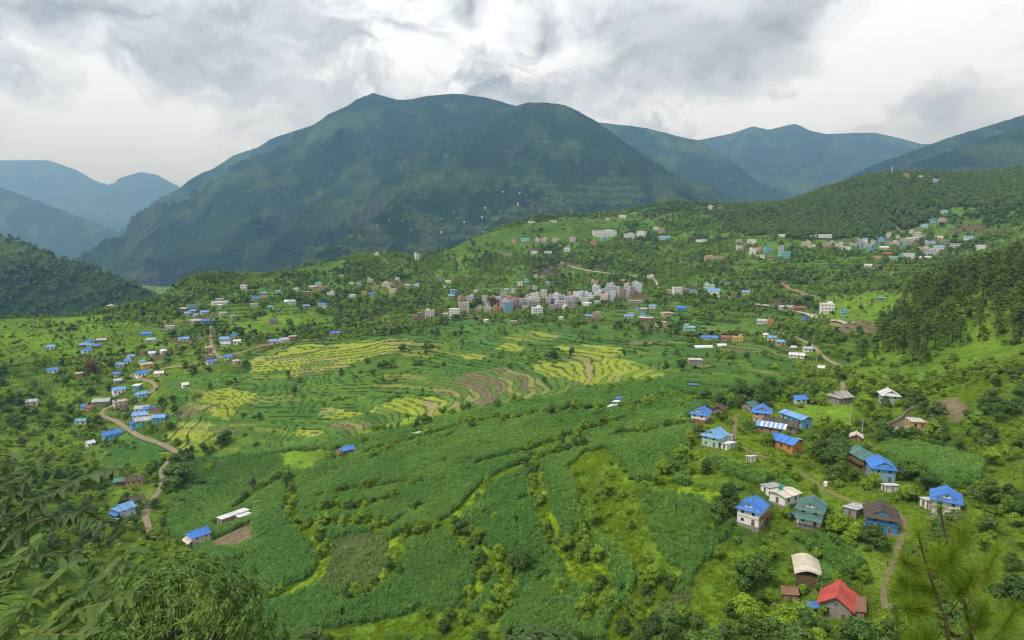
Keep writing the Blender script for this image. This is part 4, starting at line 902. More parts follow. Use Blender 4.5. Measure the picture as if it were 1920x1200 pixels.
for _i in range(34):
    _u = _er.uniform(905, 1190); _v = 583 - (_u - 905) * .085 + _er.uniform(-17, 1)
    TOWN += f';{_u:.0f} {_v:.0f} {_er.uniform(9, 16):.0f} {_er.uniform(9, 17):.0f} F {_er.choice(["white", "white", "cream", "pinkwhite", "paleblue", "lilac", "grey", "salmon"])}'
ABOVE = """1018 524 10 7 F yellow;987 532 8 9 F teal;975 537 9 9 F white;1027 533 8 5 lightblue grey;1005 521 8 5 tin white;1022 513 5 7 F blue;1168 529 10 6 F yellow;1220 523 12 6 F white;841 531 12 5 tin white;835 540 7 4 tin white;893 549 9 5 tin cream"""
LOWER = """1223 578 14 6 lightblue white;1277 584 18 9 blue blue;1196 583 10 5 blue grey;1207 583 13 5 tin mud;1183 593 12 6 F pink;1179 596 17 5 lightblue white;1205 594 11 7 blue white;1250 593 24 7 F salmon;1103 598 12 8 lightblue mud;1118 600 14 13 F pink;1211 603 29 7 F brick;1239 611 22 8 F salmon;1292 624 22 12 F teal;1330 637 33 7 blue grey;1360 640 17 10 terracotta mud;1383 643 20 12 F yellow;1303 685 28 11 F stone;
912 604 9 4 F white;963 607 13 4 F stone;1052 599 9 4 F white"""
ROADSIDE = """1269 554 18 16 F white;1258 551 9 7 F salmon;1286 547 12 5 F brick;1299 548 7 5 blue grey;1330 543 21 10 F mint;1338 553 23 11 lightblue white;1399 555 16 9 lightblue yellow;1474 581 28 7 tin grey;1499 583 20 8 rust brick;1550 588 25 20 F white;1583 589 13 11 F skyblue;1652 565 13 8 teal mud;1509 604 9 9 F blue;1445 609 11 10 F orange;1429 607 20 8 tin grey;1447 639 16 9 lightblue cream;1463 647 17 9 lightblue salmon;1436 632 9 4 white white;1488 657 11 6 tin mud;1514 660 17 9 tin white;1494 671 28 5 white white;1540 696 9 5 white white"""
RVILL = """1466 445 12 6 F white;1523 445 7 4 F white;1544 446 28 7 F white;1386 455 12 6 F cream;1411 456 18 7 F white;1386 469 12 9 F pinkwhite;1411 478 12 12 F white;1423 472 11 8 F salmon;1438 475 14 10 F skyblue;1464 469 10 7 F lilac;1470 486 21 15 F teal;1426 483 15 5 F white;1447 485 22 4 F mud;1511 465 16 12 F cream;1524 464 9 3 white white;1546 465 9 9 F pink;1558 461 14 8 F grey;1573 466 13 11 F pinkwhite;
1587 469 15 7 F white;1600 464 13 7 F lilac;1612 464 10 8 F skyblue;1625 465 15 8 F lilac;1612 457 10 9 F salmon;1621 456 10 9 lightblue white;1654 455 14 9 F skyblue;1644 463 9 6 F blue;1657 468 16 6 white grey;1631 472 12 5 blue grey;1666 446 8 9 F grey;1683 446 6 5 teal white;1700 453 23 6 F cream;1680 460 13 8 F grey;1668 460 10 7 F salmon;1696 460 13 5 F skyblue;1707 460 11 5 F salmon;1708 438 6 6 F white;1720 437 16 4 terracotta white;1724 446 22 6 F pinkwhite;1710 450 22 5 tin grey;1760 447 16 5 F white;1739 459 9 7 F lilac;1748 458 9 6 lightblue grey;1771 460 14 10 F stone;1761 467 19 6 lightblue white;1732 469 17 6 F cream;1742 482 21 14 F lilac;1663 479 15 5 red brick;1675 487 14 7 F mint;1646 486 16 6 F salmon;1702 486 21 12 F white;1689 484 7 8 F skyblue;1735 485 20 4 white white;1750 418 12 6 blue teal;1768 420 17 10 F salmon;1734 426 13 5 lightblue grey;1770 399 11 5 lightblue paleblue;1627 501 14 5 white mint;1637 459 8 8 F grey;1690 466 10 6 F stone;1715 462 9 6 F brick;1755 475 11 6 F grey;1790 465 16 8 F cream;1815 450 14 7 lightblue white;1840 468 18 9 F white"""
HTOP = """1699 333 11 7 F yellow;1754 343 11 7 F lilac;1726 333 8 4 F white;1748 332 9 4 F brick"""
KNOLL = """1133 444 45 12 F white;1179 447 21 9 F white;1203 446 18 13 F white;1240 439 12 11 F salmon;1230 432 11 5 tin grey;1245 450 22 7 lightblue mint;964 456 8 6 F salmon;985 452 17 5 teal paleblue;1008 454 9 8 F pinkwhite;1020 454 12 8 F pinkwhite;1042 454 12 8 F pinkwhite;1074 454 10 9 F pinkwhite;1132 453 12 8 F teal;1112 458 15 5 terracotta salmon;997 418 13 4 F white;1038 417 13 4 F white;1167 409 14 6 F white;1140 412 6 3 F white;1334 392 12 6 F pinkwhite;1351 392 13 4 F mud;1002 477 13 6 F white;1028 477 14 6 F white;1063 472 12 7 tin paleblue;953 478 25 4 F stone;1338 488 34 8 F salmon;1315 453 24 4 F white"""
MIDL = """782 488 9 13 F white;706 480 9 6 F white;597 535 12 6 teal white;601 543 12 7 terracotta salmon;586 541 12 5 tin lilac;576 553 13 6 F brick;620 556 13 8 F white;673 535 9 5 teal white;659 535 9 5 tin white;695 530 12 7 F cream;726 539 20 9 F cream;703 544 12 7 F salmon;737 550 13 9 F cream;697 554 10 5 blue skyblue;661 557 12 5 F white;683 552 11 5 F yellow;764 539 10 6 tin grey;783 537 12 5 lightblue white;826 529 5 8 F skyblue;851 552 12 9 F skyblue;605 576 16 8 blue cream;574 577 12 5 lightblue mud;547 570 14 7 tin white;628 631 18 9 blue orange;
458 543 13 9 F white;495 553 11 5 lightblue pink;521 549 8 4 lightblue white;481 563 17 6 blue cream;493 563 8 6 terracotta orange;412 566 14 6 F salmon;412 571 29 5 tin white;413 578 9 7 F mint;360 581 15 9 F skyblue;344 584 11 7 tin mud;363 587 10 6 lightblue yellow;383 589 15 6 lightblue grey;351 592 11 7 lightblue cream;367 595 7 6 lightblue salmon;387 607 15 8 blue blue;368 605 20 5 tin cream;438 599 11 8 F stone;417 591 13 5 tin cream;543 570 20 7 white mint;477 574 15 5 F cream;508 579 10 5 teal white;512 607 18 9 F stone;555 545 9 5 tin white;640 520 9 5 F cream;745 525 8 5 F white;812 515 8 5 tin white"""
LVILL = """345 640 18 7 lightblue white;378 642 9 8 green orange;422 642 19 10 lightblue white;440 634 15 7 blue white;445 646 14 8 F white;424 649 17 4 tin white;513 644 18 7 lightblue white;533 641 19 7 tin white;549 639 14 9 F brick;495 654 17 8 rust mud;391 659 11 8 F salmon;393 675 17 11 F mud;396 683 17 8 blue cream;428 675 16 9 blue cream;443 683 9 6 F salmon;
275 630 21 7 blue skyblue;318 619 16 8 F cream;284 641 17 6 tin paleblue;168 645 13 6 blue white;158 651 14 7 lightblue mud;171 652 13 5 teal white;182 654 11 8 blue brick;162 663 16 8 blue white;191 642 16 6 tin mud;245 673 10 5 lightblue white;240 682 11 8 blue white;225 690 13 9 lightblue grey;267 683 11 7 teal white;276 691 22 9 F yellow;267 707 22 11 blue white;299 705 16 4 white cream;220 706 8 5 blue grey;221 720 13 9 tin stone;149 707 12 7 F orange;286 667 11 5 white white;306 663 5 4 white white;
258 732 14 10 F teal;223 740 22 13 lightblue white;267 750 22 15 lightblue mint;347 727 11 6 white white;192 759 30 10 tin stone;226 764 24 13 F cream;268 774 25 12 tin white;281 772 20 9 blue white;293 778 24 12 thatch yellow;265 785 29 11 lightblue white;299 792 25 13 lightblue skyblue;271 796 30 13 tin teal;256 804 20 14 blue skyblue;232 774 13 6 thatch mud;159 768 11 6 blue white;168 770 12 5 terracotta salmon;153 796 20 10 teal white;211 824 32 15 blue skyblue;169 837 11 7 white white;100 700 18 9 blue white;60 760 20 11 tin cream;95 655 14 7 lightblue white"""
REG = [(TOWN, 'in the crowded town beyond the fields', 'town buildings'), (ABOVE, 'on the green slope above the town', 'houses above the town'), (LOWER, 'below the town by the valley road', 'houses below the town'),
       (ROADSIDE, 'beside the pale hill road', 'houses along the hill road'), (RVILL, 'in the village under the wooded hill', 'village under the wooded hill'), (HTOP, 'on the wooded hilltop near the mast', 'hilltop houses'),
       (KNOLL, 'on the knoll behind the town', 'knoll buildings'), (MIDL, 'on the tree-covered slope above the rice terraces', 'slope houses'), (LVILL, 'in the village along the winding dirt road', 'dirt road village')]
NUMW = {1: 'single-storey', 2: 'two-storey', 3: 'three-storey', 4: 'four-storey', 5: 'five-storey', 6: 'six-storey'}
for rows, where, grp in REG:
    for row in rows.replace('\n', '').split(';'):
        u, v, wp, hp, kind, wall = row.split(); u, v, wp, hp = map(float, (u, v, wp, hp))
        X, Y, Z = site(u, v)
        if Z != Z: print('off terrain', row); continue
        ww = WWORD.get(wall, wall)
        if kind == 'F':
            st = min(6, max(1, int(round(max(2.8, hp * Y / FPX * .97) / 3.0)))); size = 'long ' if wp * Y / FPX > 19 else ('narrow ' if wp * Y / FPX < 7 else '')
            lab = f'{size}{ww} {NUMW[st]} flat-roofed building {where}'; flat_block(u, v, wp, hp, wall, lab, grp + ', ' + ww, trim=None if wall not in ('white', 'mint', 'teal', 'paleblue') else 'white', far=Y > 330)
        else:
            size = 'long ' if wp * Y / FPX > 13 else ('tiny ' if wp * Y / FPX < 6.5 else ''); rw = RWORD.get(kind, kind)
            lab = f'{size}{ww} house with {rw} roof {where}'; far_house(u, v, wp, hp, wall, kind, lab, grp + ', ' + ww + ' ' + rw, far=Y > 330)
# two-tiered temple on the left hill
x, y, z = site(208, 583); root = tag(empty('temple', (x, y, z), .3), 'small two-tiered temple with grey roofs on the hill crest', 'temple')
b = MB(); b.box(-3, -3, -1.5, 3, 3, 3.0); b.build('wall', [mat_wall('cream')], root)
def pyr(half, z0, z1, top, nm):
    q = MB(); q.poly([(-half, -half, z0), (-half, half, z0), (half, half, z0), (half, -half, z0)])
    for i in range(4):
        c_ = [(-1, -1), (1, -1), (1, 1), (-1, 1)]; a_, b2 = c_[i], c_[(i + 1) % 4]; q.poly([(a_[0] * half, a_[1] * half, z0), (b2[0] * half, b2[1] * half, z0), (b2[0] * top, b2[1] * top, z1), (a_[0] * top, a_[1] * top, z1)])
    q.poly([(-top, -top, z1), (top, -top, z1), (top, top, z1), (-top, top, z1)]); return q.build(nm, [mat_roof('cement')], root)
pyr(5.2, 2.7, 4.6, 2.2, 'lower_roof'); b = MB(); b.box(-2, -2, 4.3, 2, 2, 6.2); b.build('upper_wall', [mat_wall('cream')], root); pyr(3.9, 5.9, 8.0, .25, 'upper_roof'); b = MB(); b.tube((0, 0, 7.9), (0, 0, 9.2), .14, .03, 6); b.build('finial', [M_steel], root)
for xx in (-1.6, 1.6): add_window(root, xx, -3.03, .9, 1.0, 1.2, 0, False)
add_door(root, 0, -3.03, 0, 1.2, 2.1, 0)
# white sheet tunnels
for (u, v, L, lab) in [(1318, 652, 15, 'long white plastic growing tunnel beside the yellow house'), (1352, 649, 8, 'short white plastic growing tunnel beside the yellow house')]:
    x, y, z = site(u, v); root = tag(empty('growing_tunnel', (x, y, z), 0.06), lab, 'greenhouse')
    m_ = max(4, int(L / 2.5))
    arc = [(2.2 * math.cos(math.pi * i / 8), 2.1 * math.sin(math.pi * i / 8)) for i in range(9)]
    q = MB(); q.prism([(p[0], p[1] + .02) for p in arc] + [(p[0] * .97, p[1] * .97) for p in arc[::-1]], -L / 2, L / 2); o = q.build('cover', [mat_plain('white_plastic', (.72, .72, .70), .4)], root); o.rotation_euler = (0, 0, math.pi / 2)
    for k in range(m_):
        q = MB(); xx = -L / 2 + k * L / (m_ - 1)
        for a_, b2 in zip(arc[:-1], arc[1:]): q.tube((xx, a_[0] * 1.02, a_[1] * 1.02 + .03), (xx, b2[0] * 1.02, b2[1] * 1.02 + .03), .05, .05, 5)
        q.build('hoop', [M_steel], root)
    reg(x, y, L * .5, z, 2.5, L)
# mast on the wooded hilltop
x, y, z = site(1672, 330); root = tag(empty('radio_mast', (x, y, z - .5)), 'tall pale lattice radio mast on the wooded hilltop', 'mast'); Hm = 22.0
for sx, sy in ((1, 1), (1, -1), (-1, 1), (-1, -1)): q = MB(); q.tube((sx * 1.5, sy * 1.5, -1), (sx * .4, sy * .4, Hm), .2, .14, 5); q.build('leg', [M_steel], root)
for k in range(9):
    f0, f1 = k / 9, (k + 1) / 9; a_, b2 = 1.5 - 1.1 * f0, 1.5 - 1.1 * f1; q = MB()
    for (x0, y0, x1, y1) in ((-1, -1, 1, -1), (1, -1, 1, 1), (1, 1, -1, 1), (-1, 1, -1, -1)):
        q.tube((x0 * a_, y0 * a_, f0 * Hm), (x1 * b2, y1 * b2, f1 * Hm), .09, .09, 4); q.tube((x1 * a_, y1 * a_, f0 * Hm), (x0 * b2, y0 * b2, f1 * Hm), .09, .09, 4)
    q.build('bracing', [M_steel], root)
for k, zz in enumerate((15.5, 18.5)): q = MB(); q.tube((.2, -1.5, zz), (.3, -1.1, zz), .8, .8, 10); q.build('dish', [mat_plain('dish_white', (.7, .7, .68))], root)
q = MB(); q.tube((0, 0, Hm), (0, 0, Hm + 4), .08, .04, 5); q.build('antenna', [M_steel], root)
# farms far up the mountain spur
spx = [(905, 392), (918, 398), (930, 388), (945, 402), (960, 380), (972, 396), (985, 372), (998, 390), (1010, 405), (890, 410), (875, 420), (860, 405), (840, 412), (905, 430), (925, 420), (880, 372), (940, 365), (1040, 395), (1060, 380), (770, 408), (745, 418), (760, 430), (800, 420), (715, 428), (690, 440), (1075, 400), (985, 350), (1020, 360), (830, 432), (950, 425)]
sX, sY, sH = MTN['spur'][1:]
def mtn_at(u, v):
    a, b = ray(u, v); Ys = np.linspace(1900, 4200, 600); xs = a * Ys; zs = CAMZ + b * Ys
    ci = np.clip(np.round((xs - sX[0, 0]) / (sX[0, 1] - sX[0, 0])).astype(int), 0, sX.shape[1] - 1); ri = np.clip(np.round((Ys - sY[0, 0]) / (sY[1, 0] - sY[0, 0])).astype(int), 0, sX.shape[0] - 1)
    h = sH[ri, ci] >= zs; i = int(np.argmax(h)); return (xs[i], Ys[i], sH[ri[i], ci[i]]) if h.any() else None
for (u, v) in spx:
    p = mtn_at(u + random.uniform(-16, 16), v + random.uniform(-9, 9))
    if p is None: continue
    root = tag(empty('house', p, random.uniform(-.5, .5)), 'small farmhouse dotted on the terraced mountain spur', 'house', 'far farms on the mountain spur'); w, l = random.uniform(4.5, 7), random.uniform(4, 5.5)
    b = MB(); b.box(-w / 2, -l / 2, -4, w / 2, l / 2, 4.0); b.build('wall', [mat_wall(random.choice(['cream', 'mud', 'mud', 'stone', 'stone']))], root)
    q = MB(); q.slab([(-w / 2 - .6, -l / 2 - .6, 3.9), (w / 2 + .6, -l / 2 - .6, 3.9), (w / 2 + .6, 0, 5.6), (-w / 2 - .6, 0, 5.6)]); q.slab([(-w / 2 - .6, 0, 5.6), (w / 2 + .6, 0, 5.6), (w / 2 + .6, l / 2 + .6, 3.9), (-w / 2 - .6, l / 2 + .6, 3.9)]); q.build('roof', [mat_roof(random.choice(['tin', 'cement', 'tin', 'lightblue']))], root)

# ------------------------------------------------------------------ vegetation
def mat_leaf(name, dark, light, trans=.28, spread=1.0):
    m, N, out = new_mat(name); oi = N.n('ShaderNodeObjectInfo'); at = N.n('ShaderNodeAttribute', attribute_name='lv')
    r2 = N.math('FRACT', N.math('MULTIPLY', oi.outputs['Random'], 7.31))
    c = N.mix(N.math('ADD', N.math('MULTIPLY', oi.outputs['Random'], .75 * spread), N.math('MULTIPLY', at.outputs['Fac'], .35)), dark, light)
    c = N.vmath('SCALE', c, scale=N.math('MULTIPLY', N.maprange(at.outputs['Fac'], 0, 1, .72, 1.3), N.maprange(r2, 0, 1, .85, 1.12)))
    b = principled(N, c, .6, .25); t = N.n('ShaderNodeBsdfTranslucent'); N.l(N.vmath('MULTIPLY', c, (1.25, 1.2, .5)), t.inputs[0])
    mx = N.n('ShaderNodeMixShader'); mx.inputs[0].default_value = trans; N.l(b.outputs[0], mx.inputs[1]); N.l(t.outputs[0], mx.inputs[2]); N.l(mx.outputs[0], out.inputs[0]); return m
M_lime = mat_leaf('leaf_lime', (.135, .255, .022), (.295, .435, .030), .27); M_dark = mat_leaf('leaf_dark', (.062, .128, .024), (.140, .240, .038), .27); M_scrub = mat_leaf('leaf_scrub', (.105, .205, .022), (.25, .38, .030), .27)
M_pine = mat_leaf('needles', (.095, .160, .026), (.185, .260, .036)); M_brown = mat_leaf('leaf_rust', (.15, .105, .055), (.24, .15, .08)); M_maize = mat_leaf('maize_leaf', (.100, .240, .046), (.165, .345, .060), .34); M_maize2 = mat_leaf('young_maize_leaf', (.125, .270, .046), (.205, .375, .058), .34); M_olive = mat_leaf('leaf_olive', (.105, .155, .050), (.185, .245, .075), .3)
M_bark = mat_plain('bark', (.085, .065, .045), .95, .05, .4, 6.0); M_wood6 = mat_leaf('leaf_wood', (.085, .160, .030), (.165, .255, .042))
def sph(n):
    z = rng.uniform(-1, 1, n); a = rng.uniform(0, 2 * np.pi, n); r = np.sqrt(1 - z * z); return np.c_[r * np.cos(a), r * np.sin(a), z]
def leafquads(c, nrm, size, asp=.55):
    n = len(c); t = np.cross(nrm, sph(n)); t /= np.linalg.norm(t, axis=1)[:, None] + 1e-9; b = np.cross(nrm, t)
    s = (size * rng.uniform(.7, 1.3, n))[:, None] if np.isscalar(size) else size[:, None]
    V = np.stack([c - t * s * .5, c + b * s * asp * .5 + nrm * s * .06, c + t * s * .5, c - b * s * asp * .5 + nrm * s * .06], 1); return V
def crown_mesh(name, mat, lobes, per, leaf, core=.72, asp=.7, flat=.85):
    """crown of leaf clumps round several boughs; lobes: list of (x,y,z,r)"""
    Vs, LV = [], []
    for (x, y, z, r) in lobes:
        d = sph(per); d = d[(d[:, 2] > -.55) | (rng.random(len(d)) < .45)]; n = len(d); k = rng.uniform(.72, 1.08, n)[:, None]
        c = np.array([x, y, z]) + d * k * r * np.array([1, 1, flat]); nr_ = d + sph(n) * .75 + np.array([0, 0, .35]); nr_ /= np.linalg.norm(nr_, axis=1)[:, None]
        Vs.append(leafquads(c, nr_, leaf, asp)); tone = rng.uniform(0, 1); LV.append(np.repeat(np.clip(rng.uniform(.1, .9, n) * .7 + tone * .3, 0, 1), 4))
    V = np.concatenate(Vs).reshape(-1, 3); nq = len(V) // 4; F = np.arange(nq * 4).reshape(nq, 4); lv = np.concatenate(LV)
    if core:
        cv, cf = [], []; m_, k_ = 7, 4
        for (x, y, z, r) in lobes:
            b0 = len(V) + len(cv)
            for i in range(k_ + 1):
                ph = math.pi * i / k_
                for j in range(m_): th = 2 * math.pi * j / m_; cv.append((x + r * core * math.sin(ph) * math.cos(th), y + r * core * math.sin(ph) * math.sin(th), z + r * core * flat * math.cos(ph)))
            for i in range(k_):
                for j in range(m_): cf.append((b0 + i * m_ + j, b0 + (i + 1) * m_ + j, b0 + (i + 1) * m_ + (j + 1) % m_, b0 + i * m_ + (j + 1) % m_))
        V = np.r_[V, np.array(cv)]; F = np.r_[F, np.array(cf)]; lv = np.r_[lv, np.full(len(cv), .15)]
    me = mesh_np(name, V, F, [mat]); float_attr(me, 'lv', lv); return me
def trunk_mesh(h, r, limbs):
    mb = MB(); mb.tube((0, 0, -.12), (.02, .01, h * .55), r, r * .75, 6); mb.tube((.02, .01, h * .55), (0, 0, h), r * .75, r * .45, 6)
    for (x, y, z) in limbs: mb.tube((.01, 0, h * .6), (x, y, z), r * .5, r * .18, 5)
    return mb.mesh('trunk', [M_bark])
def lobes_round(n, wid, z0, z1, rr):
    out = [(0, 0, z1 - rr * .95, rr)]
    for i in range(n):
        a = i * 2.4 + rng.uniform(-.4, .4); f = rng.uniform(.2, 1.0); zz = z0 + rr * .7 + (z1 - z0 - 2 * rr) * rng.uniform(0, 1); wd = wid * (1 - .45 * (zz - z0) / (z1 - z0))
        out.append((wd * f * math.cos(a), wd * f * math.sin(a), zz, rr * rng.uniform(.65, 1.05)))
    return out
PROTO = {}
def proto(kind, mat, specs, hi, lo, leaf, lleaf):
    L = []
    for (n, wid, z0, z1, rr) in specs:
        lb = lobes_round(n, wid, z0, z1, rr); L.append((crown_mesh('crown', mat, lb, hi, leaf), crown_mesh('crown', mat, lb[:max(5, n * 2 // 3)], lo, lleaf, .8), trunk_mesh(z0 + .25, .035, [(q[0] * .8, q[1] * .8, q[2]) for q in lb[1:5]])))
    PROTO[kind] = L
proto('lime', M_lime, [(10, .30, .22, 1.0, .20), (8, .36, .18, 1.0, .23), (13, .34, .25, 1.0, .17), (7, .26, .15, 1.0, .22)], 130, 34, .075, .13)
proto('dark', M_dark, [(11, .34, .20, 1.0, .21), (14, .42, .22, 1.0, .20), (9, .27, .18, 1.0, .20)], 130, 34, .075, .13)
proto('olive', M_olive, [(12, .40, .16, 1.0, .19), (9, .24, .12, 1.05, .19), (15, .36, .3, 1.0, .15)], 120, 34, .085, .13)
proto('scrub', M_scrub, [(7, .55, .0, 1.0, .34), (9, .75, .0, .95, .32), (6, .45, .0, 1.05, .36)], 90, 26, .11, .18)
proto('wood', M_wood6, [(8, .34, .2, 1.0, .24), (10, .40, .25, 1.0, .22), (7, .30, .2, 1.05, .24)], 60, 30, .11, .14)
# pines: bare pole with a tufted crown in the upper half
def pine_proto():
    L = []
    for s in range(3):
        lb = []; 
        for i in range(16):
            zz = .42 + .56 * i / 15; rad = (.155 * (1.05 - zz) / .6 + .02) * rng.uniform(.6, 1.1); a = i * 2.4 + rng.uniform(-.5, .5); lb.append((rad * math.cos(a), rad * math.sin(a), zz, .05 + .035 * rng.random()))
        L.append((crown_mesh('crown', M_pine, lb, 48, .055, .55, .25, .8), crown_mesh('crown', M_pine, lb[::2], 24, .09, .7, .35, .9), trunk_mesh(.93, .013, [(q[0], q[1], q[2]) for q in lb[:12:2]])))
    PROTO['pine'] = L
pine_proto()
PROTO['rust'] = [(crown_mesh('crown', M_brown, lobes_round(16, .48, .2, 1.0, .2), 120, .07, .5), None, trunk_mesh(.45, .04, [(.3, .2, .7), (-.3, .1, .7), (.1, -.3, .75)]))]

def add_tree(kind, x, y, h, wide=1.0, label='', group=None, name='broadleaf_tree', cat='tree', sink=.15, var=None):
    L = PROTO[kind]; cr, lo, tr = L[random.randrange(len(L)) if var is None else var]
    z = float(height(np.array([x]), np.array([y]))[0]) - sink; r = tag(empty(name, (x, y, z), random.uniform(0, 6.28)), label, cat, group); r.scale = (h * wide, h * wide, h)
    if kind != 'scrub': link('trunk', tr, r)
    link('crown', cr if (y < 460 or lo is None) else lo, r); return r
def grid_cls(x, y):
    c = np.clip(np.round((x / y - TC[0]) / (TC[1] - TC[0])).astype(int), 0, len(TC) - 1); r = np.clip(np.searchsorted(YR, y), 0, len(YR) - 1); return GCLS[r, c], GR[r, c]

NC = 150000
yy = np.sqrt(rng.uniform(105 ** 2, 1520 ** 2, NC)); tt = rng.uniform(-.98, .98, NC); xx = tt * yy
AREA1 = (1520 ** 2 - 105 ** 2) / 2 * 1.96 / NC          # m2 per candidate
zz = height(xx, yy); uu, vv, _ = proj(xx, yy, zz); cls, rsr = grid_cls(xx, yy)
clump = sstep(.38, .60, fbm(xx, yy, 34, 3, 61)) * 1.8 + .3
den = np.select([cls == 0, cls == 4, cls == 6], [.018 * clump, .0045 * clump, .042], 0.0)
den = np.where((cls == 0) & (yy > 560), .030 * clump, den); den = np.where((cls == 0) & (yy > 560) & (rsr > .3), .040 * clump, den)
den = np.where((cls == 1) & (yy > 330) & (rsr > .35), .034 * clump, den); den = np.where((cls == 1) & (rsr <= .35), .00035, den)
den = np.where(inpoly(uu, vv, GRASS[5]), .010 * clump, den); den = np.where(inpoly(uu, vv, GRASS[0]), 0, den); den = np.where(inpoly(uu, vv, GRASS[4]), .022 * clump, den)
ZN = [([(1385, 1200), (1375, 1120), (1395, 1045), (1440, 1035), (1465, 1100), (1490, 1160), (1640, 1185), (1640, 1200)], .055), ([(1300, 775), (1400, 735), (1480, 720), (1600, 705), (1777, 695), (1920, 690), (1920, 735), (1777, 740), (1700, 760), (1620, 775), (1600, 752), (1480, 758), (1400, 775), (1330, 800)], .055),
      ([(1395, 800), (1440, 835), (1500, 815), (1560, 825), (1600, 870), (1600, 935), (1550, 915), (1500, 880), (1430, 850)], .075), ([(1290, 840), (1320, 815), (1380, 830), (1380, 860), (1310, 860)], .03), ([(1600, 790), (1660, 765), (1720, 745), (1777, 760), (1777, 830), (1660, 835), (1600, 815)], .026),
      ([(1320, 960), (1390, 950), (1420, 985), (1560, 985), (1620, 1000), (1680, 1000), (1640, 1030), (1540, 1005), (1440, 1000), (1380, 1010), (1330, 1000)], .07), ([(1600, 920), (1690, 900), (1777, 900), (1860, 920), (1860, 1000), (1700, 960), (1640, 940)], .045), ([(1600, 1030), (1670, 1030), (1650, 1100), (1640, 1160), (1610, 1120)], .03),
      ([(0, 620), (143, 625), (250, 640), (330, 650), (420, 690), (330, 700), (230, 715), (300, 770), (230, 860), (143, 880), (0, 930)], .019), ([(0, 880), (143, 870), (220, 890), (260, 920), (265, 990), (330, 1010), (420, 1080), (380, 1200), (0, 1200)], .036), (GRASS[2], .020), ([(300, 860), (345, 850), (360, 900), (330, 930), (300, 920)], .015),
      ([(420, 935), (360, 960), (330, 900), (400, 880), (520, 900), (480, 925)], .012), ([(1210, 530), (1330, 500), (1390, 520), (1320, 545), (1290, 540), (1240, 545)], .03), ([(1100, 470), (1300, 455), (1390, 480), (1370, 510), (1240, 515), (1100, 495)], .022), ([(640, 640), (700, 655), (790, 650), (790, 690), (720, 690)], .004), ([(820, 590), (700, 600), (560, 600), (560, 640), (700, 618)], .02)]
den = np.where((cls == 0) & (uu > 1285) & (vv > 690) & (yy < 420), .030 * clump + .006, den)
for p, dd in ZN: den = np.where(inpoly(uu, vv, p) & (cls != 2) & (cls != 3), np.maximum(den, dd), den)
PINEP = [(1615, 690), (1660, 620), (1700, 575), (1740, 540), (1777, 515), (1920, 450), (2100, 420), (2100, 640), (1777, 655), (1720, 690)]
pz = inpoly(uu, vv, PINEP) & (yy < 640)
den = np.where(pz, .042, den)
keep = rng.random(NC) < den * AREA1
X, Y, Z, U, V_, CL, RS, PZ = [a[keep] for a in (xx, yy, zz, uu, vv, cls, rsr, pz)]
n = len(X); KIND = np.array(['lime'] * n, dtype='<U6'); dn = fbm(X, Y, 60, 2, 71) + rng.uniform(-.28, .28, n)
KIND[dn > .60] = 'dark'; shr = rng.random(n); KIND[(rng.random(n) < .10)] = 'olive'
KIND[(CL == 4) & (shr < .72)] = 'scrub'; KIND[(CL == 0) & (shr < .30)] = 'scrub'; KIND[(CL == 1) & (shr < .72)] = 'scrub'; KIND[CL == 6] = 'wood'
KIND[PZ & (shr < .34)] = 'pine'
HH = np.select([KIND == 'lime', KIND == 'dark', KIND == 'olive', KIND == 'scrub', KIND == 'wood', KIND == 'pine'], [rng.uniform(2.8, 6.8, n), rng.uniform(3.4, 8.4, n), rng.uniform(3.0, 7.0, n), rng.uniform(1.3, 2.8, n), rng.uniform(6, 11, n), rng.uniform(13, 22, n)])
HH = np.where((Y > 560) & (KIND != 'pine') & (KIND != 'scrub') & (KIND != 'wood'), HH * 1.12, HH); HH = np.where(inpoly(U, V_, GRASS[4]), HH * .7, HH)
T = dict(x=list(X), y=list(Y), h=list(HH), k=list(KIND), w=list(rng.uniform(.75, 1.35, n)), keep=[False] * n)
def tree(x, y, h, k, w=1.0, keep=True): T['x'].append(x); T['y'].append(y); T['h'].append(h); T['k'].append(k); T['w'].append(w); T['keep'].append(keep)
# pine stand on the far left ridge and along the skyline
for i in range(70):
    X0, Y0, Z0 = site(random.uniform(330, 455), random.uniform(520, 534))
    if Z0 == Z0: tree(X0, Y0, random.uniform(9, 15), 'pine', 1.3, False)
# bushes along the field banks
for b in BANKW:
    L = np.r_[0, np.cumsum(np.linalg.norm(np.diff(b, axis=0), axis=1))]; s = random.uniform(0, 3)
    while s < L[-1]:
        x = np.interp(s, L, b[:, 0]) + random.gauss(0, 1.4); y = np.interp(s, L, b[:, 1]) + random.gauss(0, 1.4); r = random.random()
        if fbm(np.array([x]), np.array([y]), 18, 2, 88)[0] > .36:
            if r < .38: tree(x, y, random.uniform(1.5, 3.2), 'scrub', 1.0, False)
            elif r < .85: tree(x, y, random.uniform(3.4, 6.6), 'lime', 1.0, False)
            else: tree(x, y, random.uniform(3.2, 6.2), 'dark', 1.0, False)
        s += random.uniform(1.3, 3.6)
